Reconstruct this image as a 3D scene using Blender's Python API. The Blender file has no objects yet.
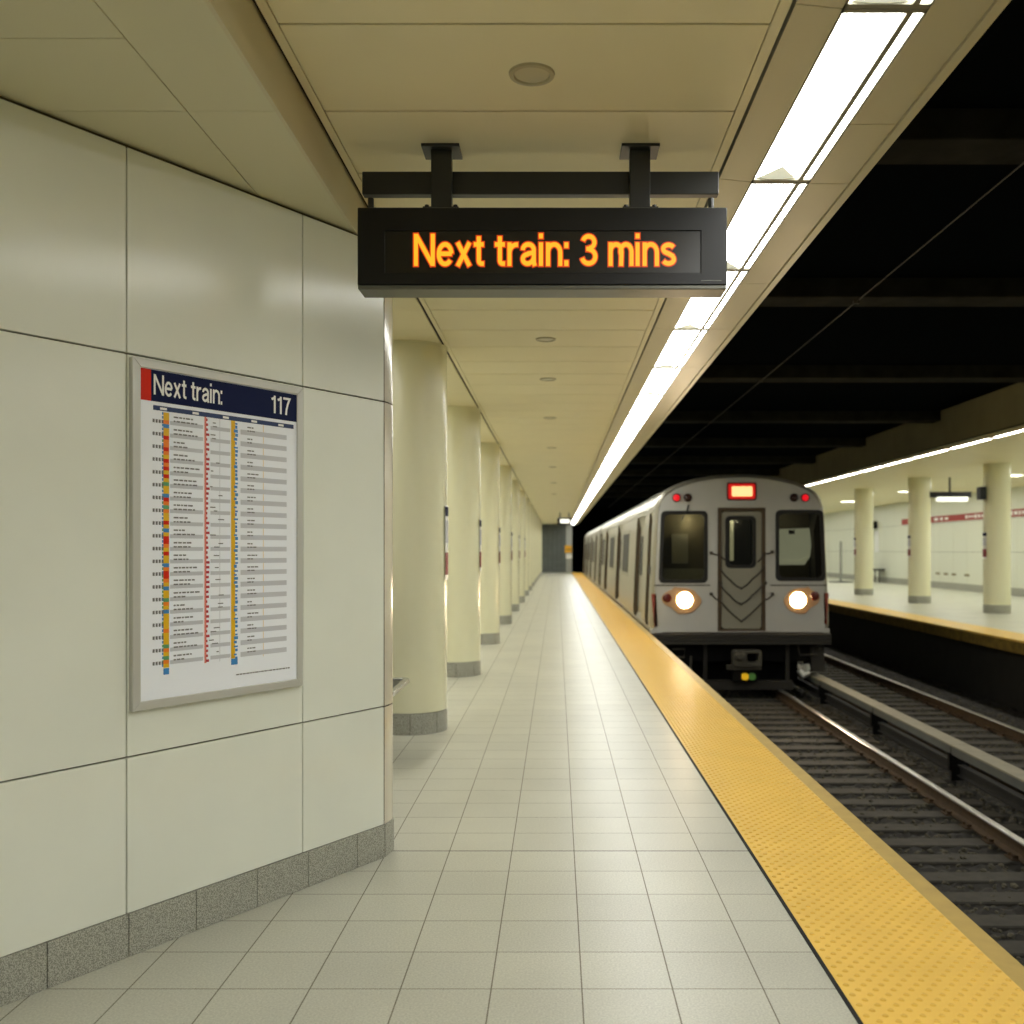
import bpy, bmesh, math, random
from mathutils import Vector, Matrix, noise
random.seed(7)
sc = bpy.context.scene
col = sc.collection
PI = math.pi
EYE = 1.5          # camera height above the platform floor
F = 989.0          # focal length in pixels of a 1024 frame

def lin(c):
    return tuple((v/255/12.92 if v/255 <= .04045 else ((v/255+.055)/1.055)**2.4) for v in c) + (1.0,)

# ------------------------------------------------------------------ materials
def mat(name, rgb, rough=.5, metal=0., spec=.5, emit=None, estr=0., var=0., vscale=8., bump=0., bscale=200., coat=0., srgb=True):
    m = bpy.data.materials.new(name); m.use_nodes = True
    nt = m.node_tree; N = nt.nodes; L = nt.links
    b = N['Principled BSDF']
    c = lin(rgb) if srgb else tuple(rgb)+(1.,)
    b.inputs['Base Color'].default_value = c
    b.inputs['Roughness'].default_value = rough
    b.inputs['Metallic'].default_value = metal
    b.inputs['Specular IOR Level'].default_value = spec
    if coat: b.inputs['Coat Weight'].default_value = coat; b.inputs['Coat Roughness'].default_value = .15
    if emit:
        b.inputs['Emission Color'].default_value = lin(emit) if srgb else tuple(emit)+(1.,)
        b.inputs['Emission Strength'].default_value = estr
    tc = None
    if var or bump:
        tc = N.new('ShaderNodeTexCoord')
    if var:
        n = N.new('ShaderNodeTexNoise'); n.inputs['Scale'].default_value = vscale; n.inputs['Detail'].default_value = 5
        r = N.new('ShaderNodeMapRange'); r.inputs['From Min'].default_value = .3; r.inputs['From Max'].default_value = .7
        r.inputs['To Min'].default_value = 1-var; r.inputs['To Max'].default_value = 1+var
        mx = N.new('ShaderNodeMix'); mx.data_type = 'RGBA'; mx.blend_type = 'MULTIPLY'; mx.inputs['Factor'].default_value = 1
        L.new(tc.outputs['Object'], n.inputs['Vector']); L.new(n.outputs['Fac'], r.inputs['Value'])
        mx.inputs['A'].default_value = c; L.new(r.outputs['Result'], mx.inputs['B']); L.new(mx.outputs['Result'], b.inputs['Base Color'])
    if bump:
        n2 = N.new('ShaderNodeTexNoise'); n2.inputs['Scale'].default_value = bscale; n2.inputs['Detail'].default_value = 3
        bp = N.new('ShaderNodeBump'); bp.inputs['Strength'].default_value = bump; bp.inputs['Distance'].default_value = .002
        L.new(tc.outputs['Object'], n2.inputs['Vector']); L.new(n2.outputs['Fac'], bp.inputs['Height']); L.new(bp.outputs['Normal'], b.inputs['Normal'])
    return m

def speckle(name, c1, c2, scale, rough=.5, lo=.42, hi=.58):
    m = mat(name, c1, rough); nt = m.node_tree; N = nt.nodes; L = nt.links
    tc = N.new('ShaderNodeTexCoord'); n = N.new('ShaderNodeTexNoise'); n.inputs['Scale'].default_value = scale; n.inputs['Detail'].default_value = 3
    r = N.new('ShaderNodeValToRGB'); r.color_ramp.elements[0].position = lo; r.color_ramp.elements[1].position = hi
    r.color_ramp.elements[0].color = lin(c1); r.color_ramp.elements[1].color = lin(c2)
    L.new(tc.outputs['Object'], n.inputs['Vector']); L.new(n.outputs['Fac'], r.inputs['Fac']); L.new(r.outputs['Color'], N['Principled BSDF'].inputs['Base Color'])
    return m

def floor_mat(name, c1, c2, grout, joint_y=None, rough=.37):
    m = bpy.data.materials.new(name); m.use_nodes = True
    nt = m.node_tree; N = nt.nodes; L = nt.links; b = N['Principled BSDF']
    tc = N.new('ShaderNodeTexCoord'); mp = N.new('ShaderNodeMapping'); mp.inputs['Location'].default_value = (31-.085, 31-4.93, 0)
    L.new(tc.outputs['Object'], mp.inputs['Vector'])
    br = N.new('ShaderNodeTexBrick'); br.offset = 0; br.squash = 1
    br.inputs['Scale'].default_value = 1; br.inputs['Brick Width'].default_value = .31; br.inputs['Row Height'].default_value = .31
    br.inputs['Mortar Size'].default_value = .0028; br.inputs['Mortar Smooth'].default_value = .2
    br.inputs['Color1'].default_value = lin(c1); br.inputs['Color2'].default_value = lin(c2); br.inputs['Mortar'].default_value = lin(grout)
    L.new(mp.outputs['Vector'], br.inputs['Vector'])
    n = N.new('ShaderNodeTexNoise'); n.inputs['Scale'].default_value = 130; n.inputs['Detail'].default_value = 4
    L.new(tc.outputs['Object'], n.inputs['Vector'])
    r = N.new('ShaderNodeMapRange'); r.inputs['From Min'].default_value = .35; r.inputs['From Max'].default_value = .65
    r.inputs['To Min'].default_value = .86; r.inputs['To Max'].default_value = 1.12
    L.new(n.outputs['Fac'], r.inputs['Value'])
    n3 = N.new('ShaderNodeTexNoise'); n3.inputs['Scale'].default_value = 1.3; n3.inputs['Detail'].default_value = 4
    L.new(tc.outputs['Object'], n3.inputs['Vector'])
    r3 = N.new('ShaderNodeMapRange'); r3.inputs['From Min'].default_value = .3; r3.inputs['From Max'].default_value = .7
    r3.inputs['To Min'].default_value = .93; r3.inputs['To Max'].default_value = 1.05
    L.new(n3.outputs['Fac'], r3.inputs['Value'])
    mu = N.new('ShaderNodeMath'); mu.operation = 'MULTIPLY'; L.new(r.outputs['Result'], mu.inputs[0]); L.new(r3.outputs['Result'], mu.inputs[1])
    mx = N.new('ShaderNodeMix'); mx.data_type = 'RGBA'; mx.blend_type = 'MULTIPLY'; mx.inputs['Factor'].default_value = 1
    L.new(br.outputs['Color'], mx.inputs['A']); L.new(mu.outputs['Value'], mx.inputs['B'])
    out = mx.outputs['Result']
    if joint_y is not None:
        sp = N.new('ShaderNodeSeparateXYZ'); L.new(tc.outputs['Object'], sp.inputs[0])
        cm = N.new('ShaderNodeMath'); cm.operation = 'COMPARE'; cm.inputs[1].default_value = joint_y; cm.inputs[2].default_value = .006
        L.new(sp.outputs['Y'], cm.inputs[0])
        m2 = N.new('ShaderNodeMix'); m2.data_type = 'RGBA'; L.new(cm.outputs[0], m2.inputs['Factor']); L.new(out, m2.inputs['A']); m2.inputs['B'].default_value = lin((70, 68, 56))
        out = m2.outputs['Result']
    L.new(out, b.inputs['Base Color'])
    rr_ = N.new('ShaderNodeMapRange'); rr_.inputs['To Min'].default_value = rough; rr_.inputs['To Max'].default_value = .6
    L.new(br.outputs['Fac'], rr_.inputs['Value']); L.new(rr_.outputs['Result'], b.inputs['Roughness'])
    bp = N.new('ShaderNodeBump'); bp.invert = True; bp.inputs['Strength'].default_value = .25; bp.inputs['Distance'].default_value = .003
    L.new(br.outputs['Fac'], bp.inputs['Height']); L.new(bp.outputs['Normal'], b.inputs['Normal'])
    return m

def tile_mat(name, c1, c2, grout, w, h):
    m = bpy.data.materials.new(name); m.use_nodes = True
    nt = m.node_tree; N = nt.nodes; L = nt.links; b = N['Principled BSDF']
    tc = N.new('ShaderNodeTexCoord'); sp = N.new('ShaderNodeSeparateXYZ'); cb = N.new('ShaderNodeCombineXYZ')
    L.new(tc.outputs['Object'], sp.inputs[0]); L.new(sp.outputs['X'], cb.inputs['X']); L.new(sp.outputs['Z'], cb.inputs['Y'])
    br = N.new('ShaderNodeTexBrick'); br.offset = 0
    br.inputs['Scale'].default_value = 1; br.inputs['Brick Width'].default_value = w; br.inputs['Row Height'].default_value = h
    br.inputs['Mortar Size'].default_value = .012
    br.inputs['Color1'].default_value = lin(c1); br.inputs['Color2'].default_value = lin(c2); br.inputs['Mortar'].default_value = lin(grout)
    L.new(cb.outputs[0], br.inputs['Vector']); L.new(br.outputs['Color'], b.inputs['Base Color']); b.inputs['Roughness'].default_value = .35
    return m

def glass_mat(name, tint, mixf):
    m = bpy.data.materials.new(name); m.use_nodes = True
    nt = m.node_tree; N = nt.nodes; L = nt.links
    for n in list(N):
        if n.type != 'OUTPUT_MATERIAL': N.remove(n)
    o = [n for n in N if n.type == 'OUTPUT_MATERIAL'][0]
    t = N.new('ShaderNodeBsdfTransparent'); t.inputs[0].default_value = lin(tint)
    g = N.new('ShaderNodeBsdfGlossy'); g.inputs['Roughness'].default_value = .06; g.inputs['Color'].default_value = (.8, .8, .8, 1)
    mx = N.new('ShaderNodeMixShader'); mx.inputs[0].default_value = mixf
    L.new(t.outputs[0], mx.inputs[1]); L.new(g.outputs[0], mx.inputs[2]); L.new(mx.outputs[0], o.inputs[0])
    return m

M = {}
M['wallpanel'] = mat('cream_enamel_panel', (232, 235, 222), .19, spec=.6, var=.02, vscale=3)
M['corner'] = mat('polished_corner_panel', (214, 207, 186), .16, spec=.9)
M['joint'] = mat('dark_joint', (84, 76, 56), .8)
M['granite'] = speckle('grey_granite', (122, 122, 111), (188, 188, 175), 260, .5)
M['ceil'] = mat('cream_ceiling_panel', (232, 224, 188), .5, spec=.35, var=.02, vscale=2)
M['ceilsoffit'] = mat('soffit_panel', (207, 203, 174), .45, spec=.3)
M['trough'] = mat('cream_trough_panel', (202, 194, 163), .4, spec=.4)
M['gap'] = mat('black_gap', (14, 13, 10), .9)
M['floor'] = floor_mat('beige_floor_tile', (187, 186, 170), (182, 181, 166), (112, 106, 88), 4.93)
M['floor_far'] = floor_mat('pale_floor_tile', (196, 197, 180), (190, 191, 174), (150, 148, 132))
M['yellow'] = mat('yellow_tactile', (229, 188, 86), .42, spec=.4, var=.05, vscale=3)
M['dome'] = mat('shaded_yellow_dome', (218, 174, 72), .42, spec=.4)  # darker than the strip, standing in for shading on the dome sides
M['nosing'] = mat('worn_yellow_nosing', (176, 148, 78), .6, var=.08, vscale=10)
M['dirtyyellow'] = mat('dirty_yellow_edge', (120, 98, 38), .8, var=.35, vscale=6)
M['lens'] = mat('fluorescent_lens', (250, 250, 245), .4, emit=(252, 253, 248), estr=20.0)
M['lens2'] = mat('fluorescent_lens_far', (250, 250, 245), .4, emit=(255, 250, 238), estr=34.0)
M['reflector'] = mat('glowing_reflector', (226, 226, 206), .35, emit=(226, 228, 206), estr=.62)  # pale emission stands in for lamp light on these parts
M['lightframe'] = mat('light_trim', (128, 124, 104), .5)
M['column'] = mat('cream_column_enamel', (230, 228, 196), .24, spec=.5)
M['void'] = mat('black_tunnel_ceiling', (14, 17, 20), .95, spec=0.)
M['beam'] = mat('grimy_concrete', (40, 39, 34), .95, spec=.05, var=.3, vscale=4)
M['pit'] = mat('sooty_concrete', (26, 24, 20), .9, var=.3, vscale=3)
M['fascia'] = mat('brown_fascia', (140, 130, 96), .7, var=.1, vscale=2)
M['metalblack'] = mat('black_painted_metal', (30, 31, 28), .42, spec=.5)
M['housing'] = mat('dark_sign_housing', (18, 18, 17), .38, spec=.3)
M['housing_edge'] = mat('grey_sign_edge', (96, 96, 86), .4, metal=.3)
M['screen'] = mat('smoked_screen', (24, 22, 16), .3, spec=.4)
M['led'] = mat('amber_led', (0, 0, 0), .5, emit=(255, 164, 34), estr=1.45)
M['ledhalo'] = mat('amber_led_halo', (0, 0, 0), .5, emit=(236, 74, 8), estr=.8)  # glow around the letters, painted as wider red-orange strokes
M['alu'] = mat('satin_aluminium', (204, 204, 196), .4, metal=.35)
M['paper'] = mat('poster_paper', (244, 248, 254), .5, spec=.2)
M['navy'] = mat('navy_print', (8, 20, 62), .6, spec=.15)
M['navy2'] = mat('slate_navy_print', (58, 72, 108), .6, spec=.2)
M['red'] = mat('red_print', (214, 40, 14), .5, spec=.2)
M['white'] = mat('white_print', (240, 240, 236), .35)
M['greyp'] = mat('grey_print', (203, 205, 211), .5, spec=.2)
M['dkgreyp'] = mat('dark_grey_print', (110, 110, 112), .35)
M['orange'] = mat('orange_print', (240, 132, 30), .35)
M['yellowp'] = mat('yellow_print', (232, 184, 20), .35)
M['blue'] = mat('blue_print', (64, 136, 200), .35)
M['green'] = mat('green_print', (96, 160, 110), .35)
M['pink'] = mat('salmon_print', (232, 138, 118), .35)
M['crimson'] = mat('crimson_print', (186, 52, 66), .35)
M['maroon'] = mat('maroon_print', (128, 30, 44), .5)
M['redband'] = mat('red_wall_band', (158, 36, 26), .5)
M['steel'] = mat('polished_rail_steel', (190, 188, 184), .28, metal=.9)
M['rust'] = mat('rusty_steel', (72, 54, 33), .75, var=.2, vscale=12)
M['tie'] = mat('weathered_tie', (56, 53, 45), .85, var=.25, vscale=9)
M['ballast'] = mat('dark_ballast', (38, 35, 29), .9, var=.4, vscale=40)
M['stone'] = mat('ballast_stone', (76, 72, 58), .9, var=.4, vscale=9)
M['cover'] = mat('beige_cover_board', (134, 128, 108), .6, var=.12, vscale=5)
M['coverside'] = mat('grey_cover_side', (88, 90, 86), .6, var=.12, vscale=5)
M['train'] = mat('grey_train_front', (190, 189, 184), .35, spec=.5, var=.03, vscale=3)
M['trainside'] = mat('brushed_train_side', (158, 153, 138), .36, metal=.5, var=.04, vscale=2)
M['trainjamb'] = mat('dark_door_jamb', (70, 58, 38), .7)
M['traindoor'] = mat('grey_door_leaf', (150, 146, 130), .45, metal=.1)
M['recess'] = mat('brown_door_recess', (78, 62, 42), .6)
M['gasket'] = mat('black_rubber', (22, 21, 18), .55)
M['glass'] = glass_mat('smoked_glass', (214, 214, 200), .12)
M['glassdk'] = glass_mat('dark_glass', (200, 202, 196), .05)
M['cabin'] = mat('dark_cab_interior', (92, 84, 62), .8)
M['cabinglow'] = mat('glowing_cab_panel', (188, 188, 170), .6, emit=(188, 186, 158), estr=.8)  # emission stands in for interior light falling on the panel
M['under'] = mat('black_underframe', (12, 11, 10), .8, spec=.2)
M['sill'] = mat('grey_anticlimber', (52, 49, 43), .6, spec=.3)
M['iron'] = mat('cast_iron', (84, 80, 70), .55, metal=.4)
M['chain'] = mat('dark_chain', (58, 52, 44), .6)
M['headlight'] = mat('headlight_lamp', (255, 255, 255), .3, emit=(255, 214, 150), estr=60)
M['bowl'] = mat('glowing_bowl', (172, 146, 116), .3, metal=.3, emit=(236, 150, 80), estr=.06)  # faint orange emission stands in for headlight glow on the housing
M['taillamp'] = mat('unlit_red_lens', (96, 34, 24), .25)
M['redlamp'] = mat('lit_red_lens', (200, 20, 30), .3, emit=(240, 20, 36), estr=.8)
M['darklamp'] = mat('dark_lens', (58, 34, 26), .25)
M['destred'] = mat('destination_red', (180, 20, 20), .4, emit=(220, 16, 16), estr=.6)
M['destlit'] = mat('destination_lit', (240, 200, 150), .4, emit=(255, 196, 130), estr=1.35)
M['redstripe'] = mat('red_reflector_strip', (142, 62, 48), .5)
M['downlight'] = mat('downlight_trim', (176, 168, 136), .4)
M['downlens'] = mat('downlight_lens', (196, 190, 158), .3)
M['tilewall'] = tile_mat('grey_wall_tile', (96, 102, 98), (88, 94, 90), (58, 62, 60), .3, .2)
M['pillar'] = mat('grey_end_pillar', (156, 158, 150), .5)
M['wallfar'] = mat('white_wall_panel', (222, 224, 208), .35)
M['amber'] = mat('amber_sign', (226, 166, 30), .5)
M['litwhite'] = mat('lit_white_panel', (240, 240, 230), .4, emit=(240, 240, 226), estr=1.3)
M['benchmetal'] = mat('chrome_bench_rim', (176, 176, 172), .25, metal=.8)
M['benchseat'] = mat('dark_bench_mesh', (52, 52, 48), .4, metal=.4)
M['lampgreen'] = mat('green_coupler_tag', (70, 110, 50), .4, emit=(70, 110, 50), estr=.3)
M['lampyellow'] = mat('yellow_coupler_tag', (226, 176, 30), .4, emit=(226, 176, 30), estr=.5)

# ------------------------------------------------------------------ mesh builder
ORI = {}
class MB:
    def __init__(s): s.bm = bmesh.new()
    def poly(s, pts, mi=0):
        f = s.bm.faces.new([s.bm.verts.new(p) for p in pts]); f.material_index = mi; return f
    def box(s, x0, x1, y0, y1, z0, z1, mi=0, xf=None):
        v = [Vector((x, y, z)) for x in (x0, x1) for y in (y0, y1) for z in (z0, z1)]
        if xf: v = [xf @ p for p in v]
        v = [s.bm.verts.new(p) for p in v]
        for q in ((0, 1, 3, 2), (4, 6, 7, 5), (0, 4, 5, 1), (2, 3, 7, 6), (0, 2, 6, 4), (1, 5, 7, 3)):
            s.bm.faces.new([v[i] for i in q]).material_index = mi
        return v
    def loft(s, loops, mi=0, closed=True, caps=True, capmi=None):
        L = [[s.bm.verts.new(p) for p in lp] for lp in loops]
        n = len(L[0])
        for a, b in zip(L, L[1:]):
            for i in range(n if closed else n-1):
                j = (i+1) % n
                f = s.bm.faces.new((a[i], a[j], b[j], b[i])); f.material_index = mi
        if caps and closed:
            s.bm.faces.new(L[0]).material_index = mi if capmi is None else capmi
            s.bm.faces.new(L[-1][::-1]).material_index = mi if capmi is None else capmi
        return L
    def tube(s, pts, r, seg=10, mi=0):
        pts = [Vector(p) for p in pts]; loops = []
        for i, p in enumerate(pts):
            d = (pts[min(i+1, len(pts)-1)]-pts[max(i-1, 0)]).normalized()
            u = d.cross(Vector((0, 0, 1)))
            if u.length < 1e-3: u = d.cross(Vector((1, 0, 0)))
            u.normalize(); w = d.cross(u)
            rr_ = r[i] if isinstance(r, (list, tuple)) else r
            loops.append([p+rr_*(math.cos(t)*u+math.sin(t)*w) for t in (2*PI*k/seg for k in range(seg))])
        return s.loft(loops, mi)
    def lathe(s, cx, cy, prof, seg=32, mi=0, caps=True):
        loops = [[(cx+r*math.cos(2*PI*k/seg), cy+r*math.sin(2*PI*k/seg), z) for k in range(seg)] for r, z in prof]
        return s.loft(loops, mi, caps=caps)
    def absorb(s, mesh, xf, mi=0):
        b2 = bmesh.new(); b2.from_mesh(mesh)
        mp = {v: s.bm.verts.new(xf @ v.co) for v in b2.verts}
        for f in b2.faces:
            try: s.bm.faces.new([mp[v] for v in f.verts]).material_index = mi
            except ValueError: pass
        b2.free()
    def plate(s, outlines, depth, xf, mi=0, bevel=0.):
        """flat plate with holes: outlines in 2-D, first is the outer border; thickness depth centred on the plane"""
        c = bpy.data.curves.new('tmp_plate', 'CURVE'); c.dimensions = '2D'; c.fill_mode = 'BOTH'; c.extrude = max(depth/2-bevel, 0)
        c.bevel_depth = bevel; c.offset = -bevel
        for o in outlines:
            sp = c.splines.new('POLY'); sp.points.add(len(o)-1); sp.use_cyclic_u = True
            for p, q in zip(sp.points, o): p.co = (q[0], q[1], 0, 1)
        ob = bpy.data.objects.new('tmp_plate', c); col.objects.link(ob)
        bpy.context.view_layer.update()
        me = bpy.data.meshes.new_from_object(ob.evaluated_get(bpy.context.evaluated_depsgraph_get()))
        s.absorb(me, xf, mi)
        bpy.data.objects.remove(ob); bpy.data.meshes.remove(me); bpy.data.curves.remove(c)
    def build(s, name, mats, parent=None, smooth=False, bevel=0., local=False, seg=2, angle=35):
        if not isinstance(mats, (list, tuple)): mats = [mats]
        bmesh.ops.recalc_face_normals(s.bm, faces=s.bm.faces)
        off = Vector(ORI.get(parent.name, (0, 0, 0))) if (parent and not local) else Vector((0, 0, 0))
        if off.length: bmesh.ops.translate(s.bm, verts=s.bm.verts, vec=-off)
        me = bpy.data.meshes.new(name); s.bm.to_mesh(me); s.bm.free()
        for m in mats: me.materials.append(m)
        o = bpy.data.objects.new(name, me); col.objects.link(o)
        if parent: o.parent = parent; ORI[o.name] = tuple(ORI.get(parent.name, (0, 0, 0)))
        else: ORI[o.name] = (0, 0, 0)
        if smooth:
            for p in me.polygons: p.use_smooth = True
            me.set_sharp_from_angle(angle=math.radians(angle))
        if bevel:
            md = o.modifiers.new('bevel', 'BEVEL'); md.width = bevel; md.segments = seg; md.limit_method = 'ANGLE'; md.angle_limit = math.radians(40)
        return o

def thing(name, label, cat, loc=(0, 0, 0), group=None):
    o = bpy.data.objects.new(name, None); o.empty_display_size = .1; col.objects.link(o); o.location = loc
    ORI[o.name] = tuple(loc); return tag(o, label, cat, group)
def tag(o, label=None, cat=None, group=None, kind=None):
    if label: o['label'] = label
    if cat: o['category'] = cat
    if group: o['group'] = group
    if kind: o['kind'] = kind
    return o
def struct(o): o['kind'] = 'structure'; return o
def copy_tree(o, loc=None, parent=None):
    c = o.copy(); col.objects.link(c)
    if parent: c.parent = parent
    if loc is not None: c.location = loc
    for ch in list(o.children): copy_tree(ch, None, c)
    return c
ONES = 'zeroth first second third fourth fifth sixth seventh eighth ninth tenth eleventh twelfth thirteenth fourteenth fifteenth sixteenth seventeenth eighteenth nineteenth'.split()
def ordw(n):
    if n < 20: return ONES[n]
    t = {2: 'twent', 3: 'thirt', 4: 'fort', 5: 'fift', 6: 'sixt', 7: 'sevent', 8: 'eight', 9: 'ninet'}[n//10]
    return t+'ieth' if n % 10 == 0 else t+'y-'+ONES[n % 10]

XZ = Matrix(((1, 0, 0, 0), (0, 0, 1, 0), (0, 1, 0, 0), (0, 0, 0, 1)))   # plane XY -> XZ
def XZat(y): return Matrix.Translation((0, y, 0)) @ XZ
def rr(x0, x1, z0, z1, r, n=5):
    out = []
    for cx, cz, a in ((x1-r, z1-r, 0), (x0+r, z1-r, 90), (x0+r, z0+r, 180), (x1-r, z0+r, 270)):
        for k in range(n+1):
            t = math.radians(a+90*k/n); out.append((cx+r*math.cos(t), cz+r*math.sin(t)))
    return out
def ell(cx, cz, rx, rz, n=28): return [(cx+rx*math.cos(2*PI*k/n), cz+rz*math.sin(2*PI*k/n)) for k in range(n)]

# ------------------------------------------------------------------ lettering: stroked sans-serif glyphs, cap height 1
def arc(cx, cy, rx, ry, a0, a1, n=14):
    return [(cx+rx*math.cos(math.radians(a0+(a1-a0)*k/n)), cy+ry*math.sin(math.radians(a0+(a1-a0)*k/n))) for k in range(n+1)]
T = .135
h = T/2
XH = .73
GL = {
 'N': (.72, [[(h, 0), (h, 1)], [(h+.005, .97), (.715-h, .03)], [(.72-h, 0), (.72-h, 1)]]),
 'e': (.57, [[(h*.9, XH*.52), (.57-h*.9, XH*.52)], arc(.285, XH/2, .285-h*.95, XH/2+.01-h, 4, 322, 22)]),
 'x': (.56, [[(.075, 0), (.485, XH)], [(.485, 0), (.075, XH)]]),
 't': (.36, [[(.17, .92), (.17, .2)] + arc(.27, .17, .10, .10, 190, 275, 6) + [(.345, .068)], [(0, XH-.06), (.34, XH-.06)]]),
 'r': (.37, [[(h, 0), (h, XH)], [(h, .36)] + arc(.31, .40, .31-h, XH-.40-h, 175, 92, 8) + [(.36, XH-h)]]),
 'a': (.57, [[(.085, .50)] + arc(.275, .50, .19, XH-.5-h+.01, 165, 0, 12) + [(.465, .42), (.465, .12), (.5, 0)],
             [(.465, .42), (.28, .385)] + arc(.25, .215, .165, .145, 95, 290, 14) + [(.40, .13), (.465, .24)]]),
 'i': (.17, [[(h, 0), (h, XH)], [(h, .86), (h, 1.01)]]),
 'n': (.56, [[(h, 0), (h, XH)], [(h, .36)] + arc(.28, .42, .28-h, XH+.01-.42-h, 180, 0, 14) + [(.56-h, 0)]]),
 'm': (.86, [[(h, 0), (h, XH)], [(h, .36)] + arc(.2575, .44, .2575-h, XH+.01-.44-h, 180, 0, 12) + [(.43, 0)],
             [(.43, .36)] + arc(.6025, .44, .2575-h, XH+.01-.44-h, 180, 0, 12) + [(.86-h, 0)]]),
 's': (.52, [arc(.26, .53, .185, .125, 25, 200, 10) + [(.13, .435), (.28, .375), (.40, .31)] + arc(.26, .205, .185, .13, 20, -155, 10)]),
 '3': (.62, [arc(.30, .74, .2, .185, 165, -85, 16), arc(.30, .295, .23, .22, 88, -165, 18), [(.22, .53), (.32, .53)]]),
 ':': (.17, [[(h, 0), (h, .17)], [(h, XH-.17), (h, XH)]]),
 '1': (.42, [[(.29, 0), (.29, 1)], [(.29, .93), (.22, .84), (.06, .78)]]),
 '7': (.58, [[(.03, 1-h), (.50, 1-h), (.36, .62), (.27, .3), (.235, 0)]]),
 ' ': (.22, []),
}
def text_w(s, gap=.075): return sum(GL[c][0]+gap for c in s)-gap
def ribbon(pts, t):
    P = [Vector((p[0], p[1])) for p in pts]; Lf, Rt = [], []
    for i, p in enumerate(P):
        d0 = (p-P[i-1]).normalized() if i else (P[1]-p).normalized()
        d1 = (P[i+1]-p).normalized() if i < len(P)-1 else d0
        tn = (d0+d1); tn = tn.normalized() if tn.length > 1e-5 else d0
        nrm = Vector((-tn.y, tn.x)); k = 1/max(.55, nrm.dot(Vector((-d0.y, d0.x))))
        Lf.append(p+nrm*t/2*k); Rt.append(p-nrm*t/2*k)
    return Lf, Rt
def write(mb, s, xf, width=None, height=1., mi=0, extra=0., gap=.075, z=0.):
    """lay s into mb: xf maps (u, v, depth) to the world; u runs 0..width, v 0..height"""
    sx = (width/text_w(s, gap)) if width else height
    u = 0.
    for c in s:
        w, strokes = GL[c]
        for k, st in enumerate(strokes):
            st = [Vector(p) for p in st]
            if extra:
                st[0] = st[0]+(st[0]-st[1]).normalized()*extra/2; st[-1] = st[-1]+(st[-1]-st[-2]).normalized()*extra/2
            a, b = ribbon(st, T+extra)
            for i in range(len(a)-1):
                q = [a[i], a[i+1], b[i+1], b[i]]
                mb.poly([xf @ Vector(((u+p.x)*sx, p.y*height, z+k*.00015)) for p in q], mi)
        u += w+gap

# ------------------------------------------------------------------ camera
cam = bpy.data.cameras.new('camera'); cam.sensor_width = 36; cam.sensor_fit = 'HORIZONTAL'; cam.lens = F/1024*36
cam.shift_x = -45/1024; cam.shift_y = 38/1024; cam.clip_start = .05; cam.clip_end = 300
cam.dof.use_dof = True; cam.dof.focus_distance = 4.3; cam.dof.aperture_fstop = 2.6
co = bpy.data.objects.new('camera', cam); co.location = (0, 0, EYE); co.rotation_euler = (PI/2, 0, 0); col.objects.link(co); sc.camera = co

Y0, Y1 = -4.0, 66.0
CZ = 3.2       # main ceiling
SZ = 3.0       # lower soffit over the entrance
GX = -.947     # line where the column strip begins
EDGE = 1.68

# ------------------------------------------------------------------ platform floor
b = MB(); b.box(-6, .953, Y0, Y1, -.22, 0); struct(b.build('floor', M['floor']))
b = MB(); b.box(.953, EDGE, Y0, Y1, -.22, -.004); struct(b.build('floor_edge', M['pit']))
b = MB(); b.box(1.5, 1.62, Y0, Y1, -1.5, -.22); struct(b.build('wall_track', M['pit']))
tp = thing('tactile_strip', 'bumpy yellow tactile warning strip along the edge of the tiled platform', 'tactile paving', (1.27, 30, 0))
b = MB(); b.box(.969, 1.583, Y0, Y1, -.003, .004); b.build('strip_surface', M['yellow'], tp)
b = MB(); b.box(.953, .968, Y0, Y1, -.003, .003); b.build('edge_strip', M['gap'], tp)
b = MB(); b.box(1.586, EDGE, Y0, Y1, -.003, .001); b.build('nosing', M['nosing'], tp)
b = MB()
pit = .0605; y = 2.5; row = 0
while y < 64:
    n = 10
    for k in range(n):
        x = .969+.03+k*pit+(row % 2)*.5*pit-.006
        if x > 1.572: continue
        seg = 8 if y < 8 else (5 if y < 16 else 4)
        loops = []
        for r, z in ((.0125, .0035), (.0075, .0088)):
            loops.append([b.bm.verts.new((x+r*math.cos(2*PI*q/seg), y+r*math.sin(2*PI*q/seg), z)) for q in range(seg)])
        for q in range(seg): b.bm.faces.new((loops[0][q], loops[0][(q+1) % seg], loops[1][(q+1) % seg], loops[1][q]))
        b.bm.faces.new(loops[1])
    y += pit*.62; row += 1
tag(b.build('tactile_domes', M['dome'], tp), kind='stuff')

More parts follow.
